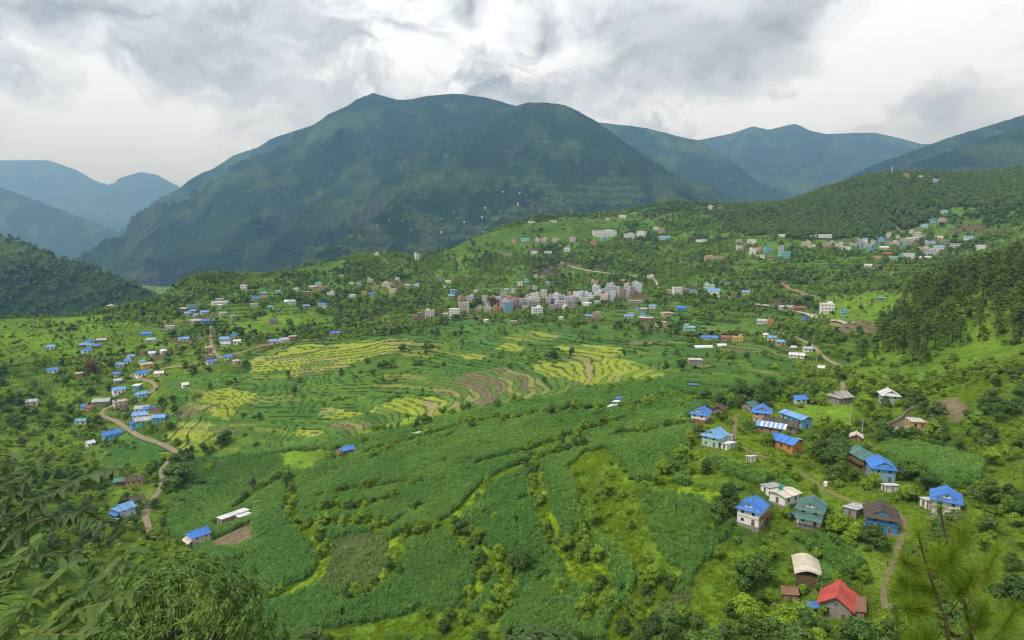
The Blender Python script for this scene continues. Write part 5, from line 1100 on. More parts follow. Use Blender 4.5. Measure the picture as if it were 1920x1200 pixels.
# trees that stand out singly: photo base point, height px, kind
for (u, v, hp, k, w) in [(338, 912, 50, 'dark', 1.35), (980, 1078, 56, 'dark', 1.0), (1112, 985, 40, 'lime', 1.1), (1238, 1092, 38, 'lime', 1.0), (1212, 1105, 40, 'lime', 1.1), (700, 860, 22, 'lime', 1.1), (727, 850, 24, 'lime', 1.1), (784, 838, 22, 'lime', 1.0), (841, 820, 20, 'lime', 1.0), (887, 808, 22, 'dark', 1.0),
        (941, 796, 20, 'lime', 1.0), (934, 768, 20, 'dark', 1.0), (962, 792, 18, 'lime', 1.1), (1035, 785, 34, 'dark', .8), (1077, 762, 22, 'lime', 1.0), (1119, 784, 26, 'lime', 1.0), (1184, 776, 20, 'lime', 1.3), (1215, 766, 24, 'lime', 1.1), (1145, 796, 20, 'lime', 1.2), (1181, 794, 18, 'lime', 1.2), (1082, 820, 24, 'lime', 1.2), (1093, 842, 28, 'dark', 1.0), (1056, 840, 20, 'dark', .9),
        (978, 860, 18, 'lime', 1.2), (1012, 858, 18, 'lime', 1.2), (965, 858, 18, 'dark', .8), (1241, 738, 14, 'lime', 1.2), (1249, 760, 14, 'lime', 1.2), (1278, 772, 26, 'lime', 1.2), (1306, 752, 34, 'dark', 1.1), (1343, 762, 26, 'lime', 1.2), (1325, 752, 24, 'dark', 1.2), (1365, 965, 70, 'dark', .9), (1349, 985, 50, 'dark', .9), (1565, 885, 60, 'dark', 1.1), (1540, 868, 50, 'dark', 1.0),
        (1590, 880, 50, 'dark', 1.0), (1545, 815, 44, 'lime', 1.0), (1525, 812, 40, 'dark', 1.0), (1570, 820, 40, 'lime', 1.0), (1420, 1090, 62, 'dark', 1.1), (1405, 1110, 70, 'dark', 1.0), (1432, 1065, 48, 'lime', 1.0), (1395, 1165, 60, 'lime', 1.1), (1415, 1195, 70, 'lime', 1.0), (1370, 1160, 40, 'dark', 1.0), (1500, 1190, 74, 'lime', 1.2), (1470, 1185, 60, 'lime', 1.1), (1540, 1198, 50, 'dark', 1.1),
        (1600, 1010, 60, 'dark', 1.1), (1640, 1030, 56, 'dark', 1.1), (1575, 1000, 44, 'lime', 1.0), (1555, 985, 40, 'dark', 1.0), (1503, 945, 36, 'dark', .9), (1750, 820, 40, 'lime', 1.2), (1735, 822, 36, 'dark', 1.2), (1648, 795, 34, 'lime', 1.2), (1605, 775, 34, 'lime', 1.2), (1620, 770, 34, 'lime', 1.2), (1690, 745, 30, 'lime', 1.2), (1540, 760, 28, 'lime', 1.2), (1515, 758, 28, 'lime', 1.2), (1475, 752, 26, 'lime', 1.2),
        (853, 988, 26, 'dark', 1.0), (860, 1004, 22, 'lime', 1.0), (886, 1030, 26, 'dark', 1.1), (908, 972, 26, 'dark', 1.1), (927, 980, 22, 'lime', 1.1), (914, 908, 20, 'lime', 1.1), (895, 934, 18, 'lime', 1.1), (774, 914, 22, 'lime', 1.2), (833, 920, 20, 'lime', 1.1), (778, 1000, 18, 'lime', 1.1), (750, 1078, 24, 'dark', .8), (820, 998, 20, 'dark', .9), (684, 1132, 22, 'dark', 1.1), (662, 1138, 18, 'lime', 1.0),
        (996, 900, 30, 'dark', 1.0), (1012, 950, 26, 'lime', 1.0), (1028, 1002, 26, 'dark', 1.0), (1107, 1048, 26, 'dark', 1.0), (1129, 1100, 28, 'dark', 1.1), (1050, 1120, 44, 'lime', 1.0), (870, 1170, 34, 'lime', 1.1), (830, 1190, 34, 'dark', 1.0), (800, 1160, 26, 'lime', 1.1), (935, 1120, 26, 'lime', 1.0), (1170, 1190, 36, 'dark', 1.2), (1292, 1175, 36, 'dark', .7), (615, 935, 20, 'lime', 1.4), (735, 690, 22, 'lime', 1.2), (720, 688, 16, 'dark', 1.2),
        (1490, 900, 26, 'lime', 1.1), (1402, 880, 18, 'lime', 1.1), (1325, 885, 32, 'dark', .9), (1285, 880, 22, 'dark', .9), (1385, 845, 20, 'lime', 1.1), (1445, 868, 20, 'lime', 1.1), (1375, 785, 34, 'dark', .9), (1415, 800, 30, 'dark', .9), (1695, 902, 40, 'dark', 1.1), (1640, 915, 34, 'lime', 1.0), (1620, 920, 26, 'lime', 1.0), (1730, 945, 34, 'dark', .9)]:
    X0, Y0, Z0 = site(u, v); tree(X0, Y0, hp * Y0 / FPX, k, w)
T = {k: np.array(v) for k, v in T.items()}
Z = height(T['x'], T['y']); U, V_, f = proj(T['x'], T['y'], Z); px = FPX / f
ok = np.ones(len(U), bool)
WID = np.select([T['k'] == 'pine', T['k'] == 'scrub'], [.14, .75], .42) * T['h'] * T['w']
rd = near_road(T['x'], T['y']); ok &= (rd > .6 + .25 * WID)
top = V_ - T['h'] * px
for (hx, hy, hr, u0, u1, v0, v1, hyy) in FOOT:
    ok &= ~(np.hypot(T['x'] - hx, T['y'] - hy) < hr * .8 + WID * .55)
    infront = (T['y'] < hy) & (U + WID * px > u0) & (U - WID * px < u1) & (top < v1 - (v1 - v0) * (.36 if hy < 330 else .5)) & (V_ > v0)
    ok &= ~(infront & (rng.random(len(U)) < (.97 if hy < 330 else .93)))
sc_ = grid_cls(T['x'], T['y'])[0]; ok &= ~((sc_ == 2) & ~T['keep'])
size = T['h'] * px * np.where(T['k'] == 'scrub', 1.0, 1.0); vis = ok & (U > -60) & (U < 1980) & (top < 1230) & (T['y'] > 104)
# do not build a tree whose foot and crown lie behind a crest
gx_, gy_, gz_ = ground_at(np.clip(U, 0, 1920), np.clip(top + (V_ - top) * .3, 0, 1199)); hidden = (~np.isnan(gz_)) & (gy_ < T['y'] * .93); vis &= ~hidden
REGLAB = [(lambda u, v, y: y > 620 and u > 1290, 'on the terraced slope below the wooded hill'), (lambda u, v, y: y > 560, 'on the slopes round the town'), (lambda u, v, y: u < 460 and v < 900, 'among the houses of the dirt road village'), (lambda u, v, y: u > 1560 and y > 300, 'at the foot of the pine slope'),
          (lambda u, v, y: u > 1280 and v < 800, 'round the school ground'), (lambda u, v, y: u > 1290, 'between the houses of the near hamlet'), (lambda u, v, y: u < 560, 'on the rough slope below the winding road'), (lambda u, v, y: v < 870, 'along the hedge line across the valley fields'), (lambda u, v, y: True, 'on the grassy banks between maize terraces')]
def where_lab(u, v, y):
    for fn, s in REGLAB:
        if fn(u, v, y): return s
KL = dict(olive=('broadleaf_tree', 'tree', 'greyish olive green leafy tree'), lime=('broadleaf_tree', 'tree', 'round lime green leafy tree'), dark=('broadleaf_tree', 'tree', 'dark green leafy tree'), scrub=('shrub', 'shrub', 'low spreading green shrub'), pine=('pine_tree', 'pine tree', 'tall pine with bare lower trunk'), wood=('forest_tree', 'tree', 'dense dark forest tree'))
REST = []
for grp, lim in ((('lime', 'dark', 'olive'), 298), (('scrub',), 240), (('pine',), 150), (('wood',), 0)):
    ids = np.where(vis & np.isin(T['k'], grp))[0]; ids = ids[np.argsort(-(size[ids] + 1000 * T['keep'][ids]))]
    for i in ids[:lim]:
        k = T['k'][i]; nm, cat, lab = KL[k]; wl = 'on the grassy slope beside the dirt road' if k == 'pine' and T['y'][i] < 640 else ('on the far left ridge crest' if k == 'pine' else where_lab(U[i], V_[i], T['y'][i]))
        if k == 'pine': wl = wl.replace('far left ridge crest', 'dark ridge crest under the mountain')
        add_tree(k, T['x'][i], T['y'][i], T['h'][i], T['w'][i], f'{lab} {wl}', f'{lab}s {wl}', nm, cat)
    REST += list(ids[lim:])
REST = np.array(REST)
print('trees', vis.sum(), 'rest', len(REST))
# --- everything beyond: instanced stuff
def instancer(name, label, protos, pts, rot, scl, idx):
    col = bpy.data.collections.new(name + '_kinds')
    for i, pr in enumerate(protos):
        o = bpy.data.objects.new(f'{name}_kind_{i:02d}', pr); col.objects.link(o)
    me = bpy.data.meshes.new(name); me.vertices.add(len(pts)); me.vertices.foreach_set('co', np.asarray(pts, np.float32).ravel())
    a = me.attributes.new('rot', 'FLOAT_VECTOR', 'POINT'); a.data.foreach_set('vector', np.asarray(rot, np.float32).ravel())
    a = me.attributes.new('scl', 'FLOAT_VECTOR', 'POINT'); a.data.foreach_set('vector', np.asarray(scl, np.float32).ravel())
    a = me.attributes.new('idx', 'INT', 'POINT'); a.data.foreach_set('value', np.asarray(idx, np.int32))
    o = link(name, me); tag(o, label, kind='stuff')
    ng = bpy.data.node_groups.new(name, 'GeometryNodeTree'); ng.interface.new_socket('Geometry', in_out='INPUT', socket_type='NodeSocketGeometry'); ng.interface.new_socket('Geometry', in_out='OUTPUT', socket_type='NodeSocketGeometry')
    gi, go = ng.nodes.new('NodeGroupInput'), ng.nodes.new('NodeGroupOutput'); iop = ng.nodes.new('GeometryNodeInstanceOnPoints'); ci = ng.nodes.new('GeometryNodeCollectionInfo')
    ci.inputs['Collection'].default_value = col; ci.inputs['Separate Children'].default_value = True; ci.inputs['Reset Children'].default_value = True
    def na(nm, dt): q = ng.nodes.new('GeometryNodeInputNamedAttribute'); q.data_type = dt; q.inputs['Name'].default_value = nm; return q.outputs[0]
    ng.links.new(gi.outputs[0], iop.inputs['Points']); ng.links.new(ci.outputs[0], iop.inputs['Instance']); iop.inputs['Pick Instance'].default_value = True
    ng.links.new(na('idx', 'INT'), iop.inputs['Instance Index']); ng.links.new(na('rot', 'FLOAT_VECTOR'), iop.inputs['Rotation']); ng.links.new(na('scl', 'FLOAT_VECTOR'), iop.inputs['Scale']); ng.links.new(iop.outputs[0], go.inputs[0])
    md = o.modifiers.new('scatter', 'NODES'); md.node_group = ng; return o
for nm, lab, ks, sel in [('woodland', 'mass of small trees and shrubs over the far slopes', ('lime', 'dark', 'olive', 'scrub', 'pine'), None), ('hill_forest', 'dense forest covering the dark hill', ('wood',), None)]:
    pr, off = [], {}
    for k in ks: off[k] = (len(pr), len(PROTO[k])); pr += [q[1] for q in PROTO[k]] + [q[0] for q in PROTO[k]]
    ids = REST[np.isin(T['k'][REST], ks)]; m_ = len(ids); h = T['h'][ids]; w = T['w'][ids]
    instancer(nm, lab, pr, np.c_[T['x'][ids], T['y'][ids], height(T['x'][ids], T['y'][ids]) - .2], np.c_[np.zeros(m_), np.zeros(m_), rng.uniform(0, 6.28, m_)], np.c_[h * w, h * w, h], [off[k][0] + random.randrange(off[k][1]) + (off[k][1] if T['y'][i] < 460 else 0) for i, k in zip(ids, T['k'][ids])])
# forest on the dark left hill and crest trees on the mountains
lx, ly, lh = MTN['left_hill'][1:]
n = 5200; a = rng.integers(0, lx.shape[0], n); b = rng.integers(0, lx.shape[1], n); x_, y_, h_ = lx[a, b] + rng.uniform(-4, 4, n), ly[a, b] + rng.uniform(-4, 4, n), lh[a, b]
u_, v_, _ = proj(x_, y_, h_); s_ = (u_ > -80) & (u_ < 420) & (v_ < 640) & (h_ > CAMZ - 195)
x_, y_, h_ = x_[s_], y_[s_], h_[s_]; m_ = len(x_); sc = rng.uniform(8, 14, m_)
instancer('left_hill_forest', 'dense forest over the dark hill across the gorge', [q[1] for q in PROTO['wood']], np.c_[x_, y_, h_ - 1], np.c_[np.zeros(m_), np.zeros(m_), rng.uniform(0, 6.28, m_)], np.c_[sc, sc, sc], rng.integers(0, 3, m_))
# single big trees with their own look
x, y, z = site(923, 576); add_tree('rust', x, y, 15.0, 1.25, 'broad rust brown tree rising beside the town', None)
x, y, z = site(172, 702); add_tree('rust', x, y, 11.0, 1.2, 'grey brown half bare tree above the dirt road village', None)

# --- maize: leafy clumps standing in every near maize field
def maize_proto(mat=None):
    V, LV = [], []
    for s in range(3):
        ox, oy = rng.uniform(-.4, .4, 2); hh = rng.uniform(1.6, 2.2)
        for j in range(7):
            a = j * 2.5 + rng.uniform(-.4, .4); z0 = .35 + j * hh / 8.5; L = rng.uniform(.55, .8); dx, dy = math.cos(a), math.sin(a); wv = .065
            p0, p1, p2 = np.array([ox, oy, z0]), np.array([ox + dx * L * .5, oy + dy * L * .5, z0 + .28]), np.array([ox + dx * L, oy + dy * L, z0 - .02]); sd = np.array([-dy, dx, 0]) * wv
            V += [p0 - sd * .6, p0 + sd * .6, p1 + sd, p1 - sd, p1 - sd, p1 + sd, p2 + sd * .25, p2 - sd * .25]; LV += [rng.uniform(0, 1)] * 8
    V = np.array(V); F = np.arange(len(V)).reshape(-1, 4); me = mesh_np('maize_clump', V, F, [mat or M_maize]); float_attr(me, 'lv', LV); return me
NM = 215000; ym = np.sqrt(rng.uniform(120 ** 2, 345 ** 2, NM)); xm = rng.uniform(-.62, .92, NM) * ym
cm, rm_ = grid_cls(xm, ym); thin = (cm == 5) & (rng.random(NM) < .35); k_ = ((cm == 1) & (rm_ < .5) & (rng.random(NM) < np.interp(ym, [120, 250, 345], [1, 1, .7]))) | thin
xm, ym, cm = xm[k_], ym[k_], cm[k_]; k_ = near_road(xm, ym) > .8
for (hx, hy, hr, *_r) in FOOT:
    if hy < 380: k_ &= np.hypot(xm - hx, ym - hy) > hr + .8
for b in BANKW: k_ &= distline(xm, ym, b[::3]) > 2.4
k_ &= fbm(xm, ym, 6, 2, 95) > .20
xm, ym, cm = xm[k_], ym[k_], cm[k_]; m_ = len(xm); print('maize', m_); s_ = rng.uniform(.8, 1.2, m_) * np.where(cm == 5, .5, 1) * (.75 + .95 * fbm(xm, ym, 11, 3, 44))
instancer('maize_crop', 'dense green maize standing in the terraced fields', [maize_proto() for _ in range(3)] + [maize_proto(M_maize2) for _ in range(3)], np.c_[xm, ym, height(xm, ym) - .05], np.c_[np.zeros(m_), np.zeros(m_), rng.uniform(0, 6.28, m_)], np.c_[s_, s_, s_], rng.integers(0, 3, m_) + 3 * (fbm(xm, ym, 30, 3, 33) + rng.uniform(-.13, .13, m_) > .54))
# --- long grass on the banks and grass slopes
def grass_proto():
    V, LV = [], []
    for j in range(16):
        a = rng.uniform(0, 6.28); r = rng.uniform(0, .5); ox, oy = r * math.cos(a), r * math.sin(a); a = rng.uniform(0, 6.28); L = rng.uniform(.35, .75); dx, dy = math.cos(a), math.sin(a); sd = np.array([-dy, dx, 0]) * .05
        p0, p1 = np.array([ox, oy, 0]), np.array([ox + dx * L * .6, oy + dy * L * .6, L]); V += [p0 - sd, p0 + sd, p1 + sd * .3, p1 - sd * .3]; LV += [rng.uniform(0, 1)] * 4
    V = np.array(V); me = mesh_np('grass_tuft', V, np.arange(len(V)).reshape(-1, 4), [M_grass]); float_attr(me, 'lv', LV); return me
M_grass = mat_leaf('bank_grass', (.175, .295, .016), (.32, .45, .024), .4)
NG = 150000; yg = np.sqrt(rng.uniform(112 ** 2, 300 ** 2, NG)); xg = rng.uniform(-.75, .95, NG) * yg; cg, _ = grid_cls(xg, yg)
k_ = ((cg == 4) | ((cg == 0) & (rng.random(NG) < .35))) & (near_road(xg, yg) > .1) & (fbm(xg, yg, 5, 2, 12) > .38)
ug, vg, _ = proj(xg, yg, height(xg, yg)); k_ &= ~inpoly(ug, vg, GRASS[0])
xg, yg = xg[k_], yg[k_]; m_ = len(xg); print('grass', m_); s_ = rng.uniform(.7, 1.5, m_)
instancer('bank_grass', 'long yellow-green grass on the field banks', [grass_proto() for _ in range(4)], np.c_[xg, yg, height(xg, yg) - .05], np.c_[np.zeros(m_), np.zeros(m_), rng.uniform(0, 6.28, m_)], np.c_[s_, s_, s_], rng.integers(0, 4, m_))

# ------------------------------------------------------------------ foreground plants on the slope under the viewpoint
def mat_biglea(name, c1, c2):
    m, N, out = new_mat(name); tcx = N.n('ShaderNodeTexCoord'); oi = N.n('ShaderNodeObjectInfo'); sep = N.n('ShaderNodeSeparateXYZ'); N.l(tcx.outputs['Object'], sep.inputs[0])
    # midrib and side veins along the leaf
    rib = N.maprange(N.math('ABSOLUTE', sep.outputs[1]), 0, .035, 1, 0); vein = N.math('SINE', N.math('ADD', N.math('MULTIPLY', sep.outputs[0], 55), N.math('MULTIPLY', N.math('ABSOLUTE', sep.outputs[1]), -60)))
    c = N.mix(oi.outputs['Random'], c1, c2); n = N.noise(tcx.outputs['Object'], 6, 3, .6); c = N.vmath('SCALE', c, scale=N.maprange(n, .3, .7, .8, 1.2)); c = N.mix(N.math('MULTIPLY', rib, .5), c, (.20, .27, .09))
    b = principled(N, c, .42, .4, bump(N, N.math('ADD', vein, N.math('MULTIPLY', rib, 3)), .35, .01)); t = N.n('ShaderNodeBsdfTranslucent'); N.l(N.vmath('MULTIPLY', c, (1.3, 1.3, .5)), t.inputs[0])
    mx = N.n('ShaderNodeMixShader'); mx.inputs[0].default_value = .3; N.l(b.outputs[0], mx.inputs[1]); N.l(t.outputs[0], mx.inputs[2]); N.l(mx.outputs[0], out.inputs[0]); return m
M_big = mat_biglea('broad_leaf', (.085, .165, .030), (.16, .255, .045)); M_lance = mat_biglea('lance_leaf', (.085, .17, .025), (.19, .29, .036)); M_big2 = mat_biglea('dark_broad_leaf', (.05, .105, .028), (.095, .175, .04))
def leaf_mesh(name, mat, wid, seg=6, droop=.25, fold=.12):
    """unit-length leaf along +x with a pointed tip, folded along the midrib and drooping"""
    v, f = [], []
    for i in range(seg + 1):
        t = i / seg; w = wid * (math.sin(math.pi * min(1, t * .98 + .02)) ** .75) * (1 - .35 * t) + .004; z = -droop * t * t
        v += [(t, -w, z + fold * w * 2), (t, 0, z), (t, w, z + fold * w * 2)]
    for i in range(seg):
        b = i * 3; f += [(b, b + 3, b + 4, b + 1), (b + 1, b + 4, b + 5, b + 2)]
    return mesh_np(name, v, f, [mat], True)
LANCE = [leaf_mesh('leaf', M_lance, w, 5, d, .3) for w, d in ((.19, .22), (.21, .35), (.17, .10))]
BROAD = [leaf_mesh('leaf', M_big, w, 8, d, .2) for w, d in ((.24, .22), (.27, .38), (.22, .1))]
BROAD2 = [leaf_mesh('leaf', M_big2, w, 8, d, .2) for w, d in ((.24, .3), (.27, .5), (.22, .2))]
def leaf_matrix(p, dirv, size, roll=0.0):
    x = Vector(dirv).normalized(); up = Vector((0, 0, 1)); y = up.cross(x)
    y = y.normalized() if y.length > 1e-3 else Vector((0, 1, 0)); z = x.cross(y)
    m = Matrix((x, y, z)).transposed().to_4x4() @ Matrix.Rotation(roll, 4, 'X') @ Matrix.Scale(size, 4); m.translation = Vector(p); return m
def join_leaves(name, parent, items, meshes):
    """all remaining leaves of a crown as one part"""
    Vs, Fs, k = [], [], 0; dat = []
    for me in meshes:
        co = np.empty(len(me.vertices) * 3, np.float32); me.vertices.foreach_get('co', co); dat.append((co.reshape(-1, 3), np.array([list(p.vertices) for p in me.polygons])))
    for (m, i) in items:
        co, fa = dat[i]; M = np.array(m); Vs.append(co @ M[:3, :3].T + M[:3, 3]); Fs.append(fa + k); k += len(co)
    me = mesh_np(name, np.concatenate(Vs), np.concatenate(Fs), [meshes[0].materials[0]], True); o = link(name, me, parent); o['kind'] = 'stuff'; return o
def ground_z(x, y): return float(height(np.array([x]), np.array([max(y, 2.1)]))[0])

def rosette_tree(u, v, Y, rx, rz, nros, leaf, label, single, meshes, name='broadleaf_tree', seed=1):
    """tree whose leaves hang in whorls at the twig ends; crown centre given as a photo point at distance Y"""
    rs = random.Random(seed); cx, cyy, cz = P(u, v, Y); gz = ground_z(cx, cyy); root = tag(empty(name, (cx, cyy, gz)), label, 'tree'); O = Vector((cx, cyy, gz)); H = cz - gz
    tb = MB(); tb.tube((0, 0, -.5), (.05, 0, H * .5), .13, .10, 8); tb.tube((.05, 0, H * .5), (0, 0, H + rz * .2), .10, .05, 8); items = []
    for i in range(nros):
        while True:
            a, zc = rs.uniform(0, 6.283), rs.uniform(-.95, 1); k = rs.uniform(.62, 1.0) ** .6; r_ = math.sqrt(max(0, 1 - zc * zc))
            p = Vector((rx * k * r_ * math.cos(a), rx * .85 * k * r_ * math.sin(a), H + rz * k * zc)); lump = 1 + .16 * math.sin(3 * a + seed) + .12 * math.sin(7 * a + 2 * zc); p.x *= lump; p.y *= lump
            break
        out = Vector((p.x, p.y, (p.z - H) * .8 + .25)).normalized(); q = p * .0 + Vector((p.x * .45, p.y * .45, H * .9 + (p.z - H) * .3))
        if i % 9 == 0: tb.tube(q, p, .014, .005, 4)
        n = rs.randint(6, 9)
        for j in range(n):
            th = 2 * math.pi * j / n + rs.uniform(-.3, .3); s1 = out.orthogonal().normalized(); s2 = out.cross(s1); dv = s1 * math.cos(th) + s2 * math.sin(th) + out * rs.uniform(-.1, .55) + Vector((0, 0, -.25)); items.append((leaf_matrix(p, dv, leaf * rs.uniform(.75, 1.2), rs.uniform(-.4, .4)), rs.randrange(len(meshes)), (p - Vector((0, 0, H))).dot(Vector((-cx, -cyy, CAMZ - cz)).normalized())))
    tb.build('trunk', [M_bark], root)
    items.sort(key=lambda t: -t[2])
    for m, i, _ in items[:single]: o = link('leaf', meshes[i], root); o.matrix_local = m
    if len(items) > single: join_leaves('foliage', root, [(m, i) for m, i, _ in items[single:]], meshes)
    return root
rosette_tree(330, 1215, 9.4, 1.72, 1.5, 1150, .128, 'bushy tree with drooping lance shaped leaves at the viewpoint', 280, LANCE, seed=3)
rosette_tree(1010, 1262, 13.0, 1.35, .95, 170, .24, 'dark leafy treetop just below the viewpoint', 120, BROAD2, seed=8)
# broad-leaved branches at the left edge
def branch_shrub(u, v, Y, label, stems, leaf, meshes, seed):
    rs = random.Random(seed); cx, cyy, cz = P(u, v, Y); gz = ground_z(cx, cyy); root = tag(empty('leafy_shrub', (cx, cyy, gz)), label, 'shrub'); O = Vector((cx, cyy, gz))
    for (pts) in stems:
        q = [Vector(P(a, b, d)) - O for a, b, d in pts]; tb = MB(); n = len(q)
        for i in range(n - 1): tb.tube(q[i], q[i + 1], .010 * (1 - i / n) + .003, .010 * (1 - (i + 1) / n) + .003, 6)
        tb.build('stem', [mat_plain('green_stem', (.17, .17, .06), .7)], root)
        Ls = sum((q[i + 1] - q[i]).length for i in range(n - 1)); m = max(5, int(Ls / .045))
        for k in range(m + 1):
            t = .18 + .82 * k / m; s = t * Ls; i = 0
            while i < n - 2 and s > (q[i + 1] - q[i]).length: s -= (q[i + 1] - q[i]).length; i += 1
            ax = (q[i + 1] - q[i]).normalized(); p = q[i] + ax * min(s, (q[i + 1] - q[i]).length); s1 = ax.orthogonal().normalized(); s2 = ax.cross(s1)
            for h in (0, 1):
                th = k * 1.57 + h * math.pi + rs.uniform(-.35, .35); dv = s1 * math.cos(th) + s2 * math.sin(th) + ax * rs.uniform(.2, .9); dv.z = dv.z * .35 + rs.uniform(-.25, .15); o = link('leaf', meshes[rs.randrange(len(meshes))], root); o.matrix_local = leaf_matrix(p, dv, leaf * rs.uniform(.7, 1.15), rs.uniform(-.5, .5))
    return root
branch_shrub(60, 1150, 4.6, 'broad leaved shrub with pale green stems at the viewpoint edge', [[(20, 1260, 4.5), (150, 1120, 4.5), (200, 1080, 4.5), (245, 1030, 4.5)], [(20, 1260, 4.5), (160, 1140, 4.4), (235, 1120, 4.4)], [(-40, 1250, 4.6), (60, 1120, 4.5), (130, 1060, 4.5)], [(-60, 1280, 4.4), (60, 1190, 4.3), (170, 1190, 4.2)], [(-80, 1200, 4.6), (20, 1090, 4.6), (60, 1020, 4.6)]], .15, BROAD, 4)
branch_shrub(-60, 1100, 5.4, 'darker broad leaved branch hanging beside the viewpoint', [[(-60, 1080, 5.4), (40, 960, 5.4), (130, 910, 5.3), (215, 880, 5.3)], [(-60, 1080, 5.4), (60, 980, 5.3), (150, 960, 5.3), (200, 985, 5.2)], [(-60, 1080, 5.4), (20, 930, 5.4), (70, 870, 5.4)], [(-60, 1120, 5.4), (70, 1040, 5.3), (150, 1040, 5.3)], [(-80, 1000, 5.5), (0, 900, 5.5), (20, 850, 5.5)]], .15, BROAD2, 9)

# young long-needled pine at the right edge
M_need = mat_leaf('pine_needle', (.13, .225, .018), (.24, .34, .026), .4); M_twig = mat_plain('pine_twig', (.12, .075, .045), .9, .05, .4, 20)
def tuft_mesh(n, L, spread, seed):
    rs = np.random.default_rng(seed); V, F, LV = [], [], []
    for i in range(n):
        a = rs.uniform(0, 6.283); tl = rs.uniform(.08, spread); d = np.array([math.cos(a) * math.sin(tl), math.sin(a) * math.sin(tl), math.cos(tl)]); z0 = rs.uniform(-.16, .03); ln = L * rs.uniform(.75, 1.1)
        sd = np.cross(d, rs.normal(size=3)); sd /= np.linalg.norm(sd); w = .0021; p0 = np.array([0, 0, z0]); p1 = p0 + d * ln * .55; p2 = p0 + d * ln + np.array([0, 0, -.10 * ln * math.sin(tl)]); b = len(V)
        V += [p0 - sd * w, p0 + sd * w, p1 + sd * w, p1 - sd * w, p2 + sd * w * .4, p2 - sd * w * .4]; F += [(b, b + 1, b + 2, b + 3), (b + 3, b + 2, b + 4, b + 5)]; LV += [rs.uniform(0, 1)] * 6
    me = mesh_np('needle_tuft', np.array(V), F, [M_need]); float_attr(me, 'lv', LV); return me
TUFT = [tuft_mesh(190, .27, 1.75, 5), tuft_mesh(170, .25, 1.9, 6), tuft_mesh(150, .23, 2.0, 7)]
def young_pine(label, Y, trunk, boughs, seed):
    rs = random.Random(seed); b0 = Vector(P(*trunk[0][:2], Y)); gz = ground_z(b0.x, b0.y); root = tag(empty('pine_tree', (b0.x, b0.y, gz)), label, 'pine tree'); O = root.location.copy()
    q = [Vector((0, 0, -.3))] + [Vector(P(u, v, Y + dy)) - O for u, v, dy in trunk]; tb = MB(); n = len(q)
    for i in range(n - 1): tb.tube(q[i], q[i + 1], .026 * (1 - i / n) + .005, .026 * (1 - (i + 1) / n) + .005, 7)
    tb.build('trunk', [M_twig], root); tips = [(q[-1], q[-1] - q[-2])]
    for br in boughs:
        w = [Vector(P(u, v, Y + dy)) - O for u, v, dy in br]; tb = MB()
        for i in range(len(w) - 1): tb.tube(w[i], w[i + 1], .010 - .002 * i, .008 - .002 * i, 5)
        tb.build('branch', [M_twig], root); tips.append((w[-1], w[-1] - w[-2] + Vector((0, 0, .12))))
        for i in range(1, len(w) - 1):
            for _k in range(2): tips.append((w[i] + Vector((rs.uniform(-.06, .06), rs.uniform(-.06, .06), 0)), w[i] - w[i - 1] + Vector((rs.uniform(-.25, .25), rs.uniform(-.25, .25), .3))))
        m_ = (w[-1] + w[-2]) / 2; tips.append((m_, w[-1] - w[-2] + Vector((rs.uniform(-.1, .1), rs.uniform(-.2, .2), .15))))
    for p, dv in tips:
        o = link('needle_tuft', TUFT[rs.randrange(3)], root); o.matrix_local = Matrix.Translation(p) @ dv.normalized().to_track_quat('Z', 'Y').to_matrix().to_4x4() @ Matrix.Rotation(rs.uniform(0, 6), 4, 'Z') @ Matrix.Scale(rs.uniform(.85, 1.1), 4)
    return root
young_pine('young long-needled pine reaching up at the viewpoint', 7.4, [(1800, 1330, 0), (1772, 1160, 0), (1745, 1085, 0), (1728, 1030, 0), (1722, 1000, 0)],
    [[(1772, 1160, 0), (1735, 1100, .2), (1705, 1100, .25), (1690, 1085, .3)], [(1745, 1085, 0), (1715, 1065, -.2), (1695, 1050, -.3)], [(1745, 1085, 0), (1755, 1050, .3), (1760, 1030, .35)], [(1772, 1160, 0), (1730, 1140, -.3), (1700, 1140, -.4)], [(1785, 1210, 0), (1745, 1200, -.2), (1715, 1210, -.3)], [(1785, 1210, 0), (1830, 1170, .2), (1850, 1130, .3)], [(1772, 1160, 0), (1810, 1110, -.2), (1825, 1075, -.2)], [(1790, 1240, 0), (1750, 1240, .3), (1720, 1250, .4)], [(1745, 1085, 0), (1775, 1060, -.2), (1790, 1035, -.2)], [(1795, 1280, 0), (1850, 1240, 0), (1880, 1200, .1)]], 3)
young_pine('taller long-needled pine leader beside the young pine', 7.9, [(1850, 1330, 0), (1810, 1140, 0), (1782, 1040, 0), (1767, 980, 0), (1764, 955, 0)],
    [[(1810, 1140, 0), (1850, 1080, .2), (1870, 1030, .3)], [(1782, 1040, 0), (1800, 1010, .2), (1812, 985, .3)], [(1830, 1230, 0), (1880, 1180, 0), (1905, 1140, 0)], [(1810, 1140, 0), (1790, 1090, -.3), (1785, 1065, -.4)], [(1840, 1280, 0), (1890, 1260, .2), (1930, 1230, .2)]], 5)

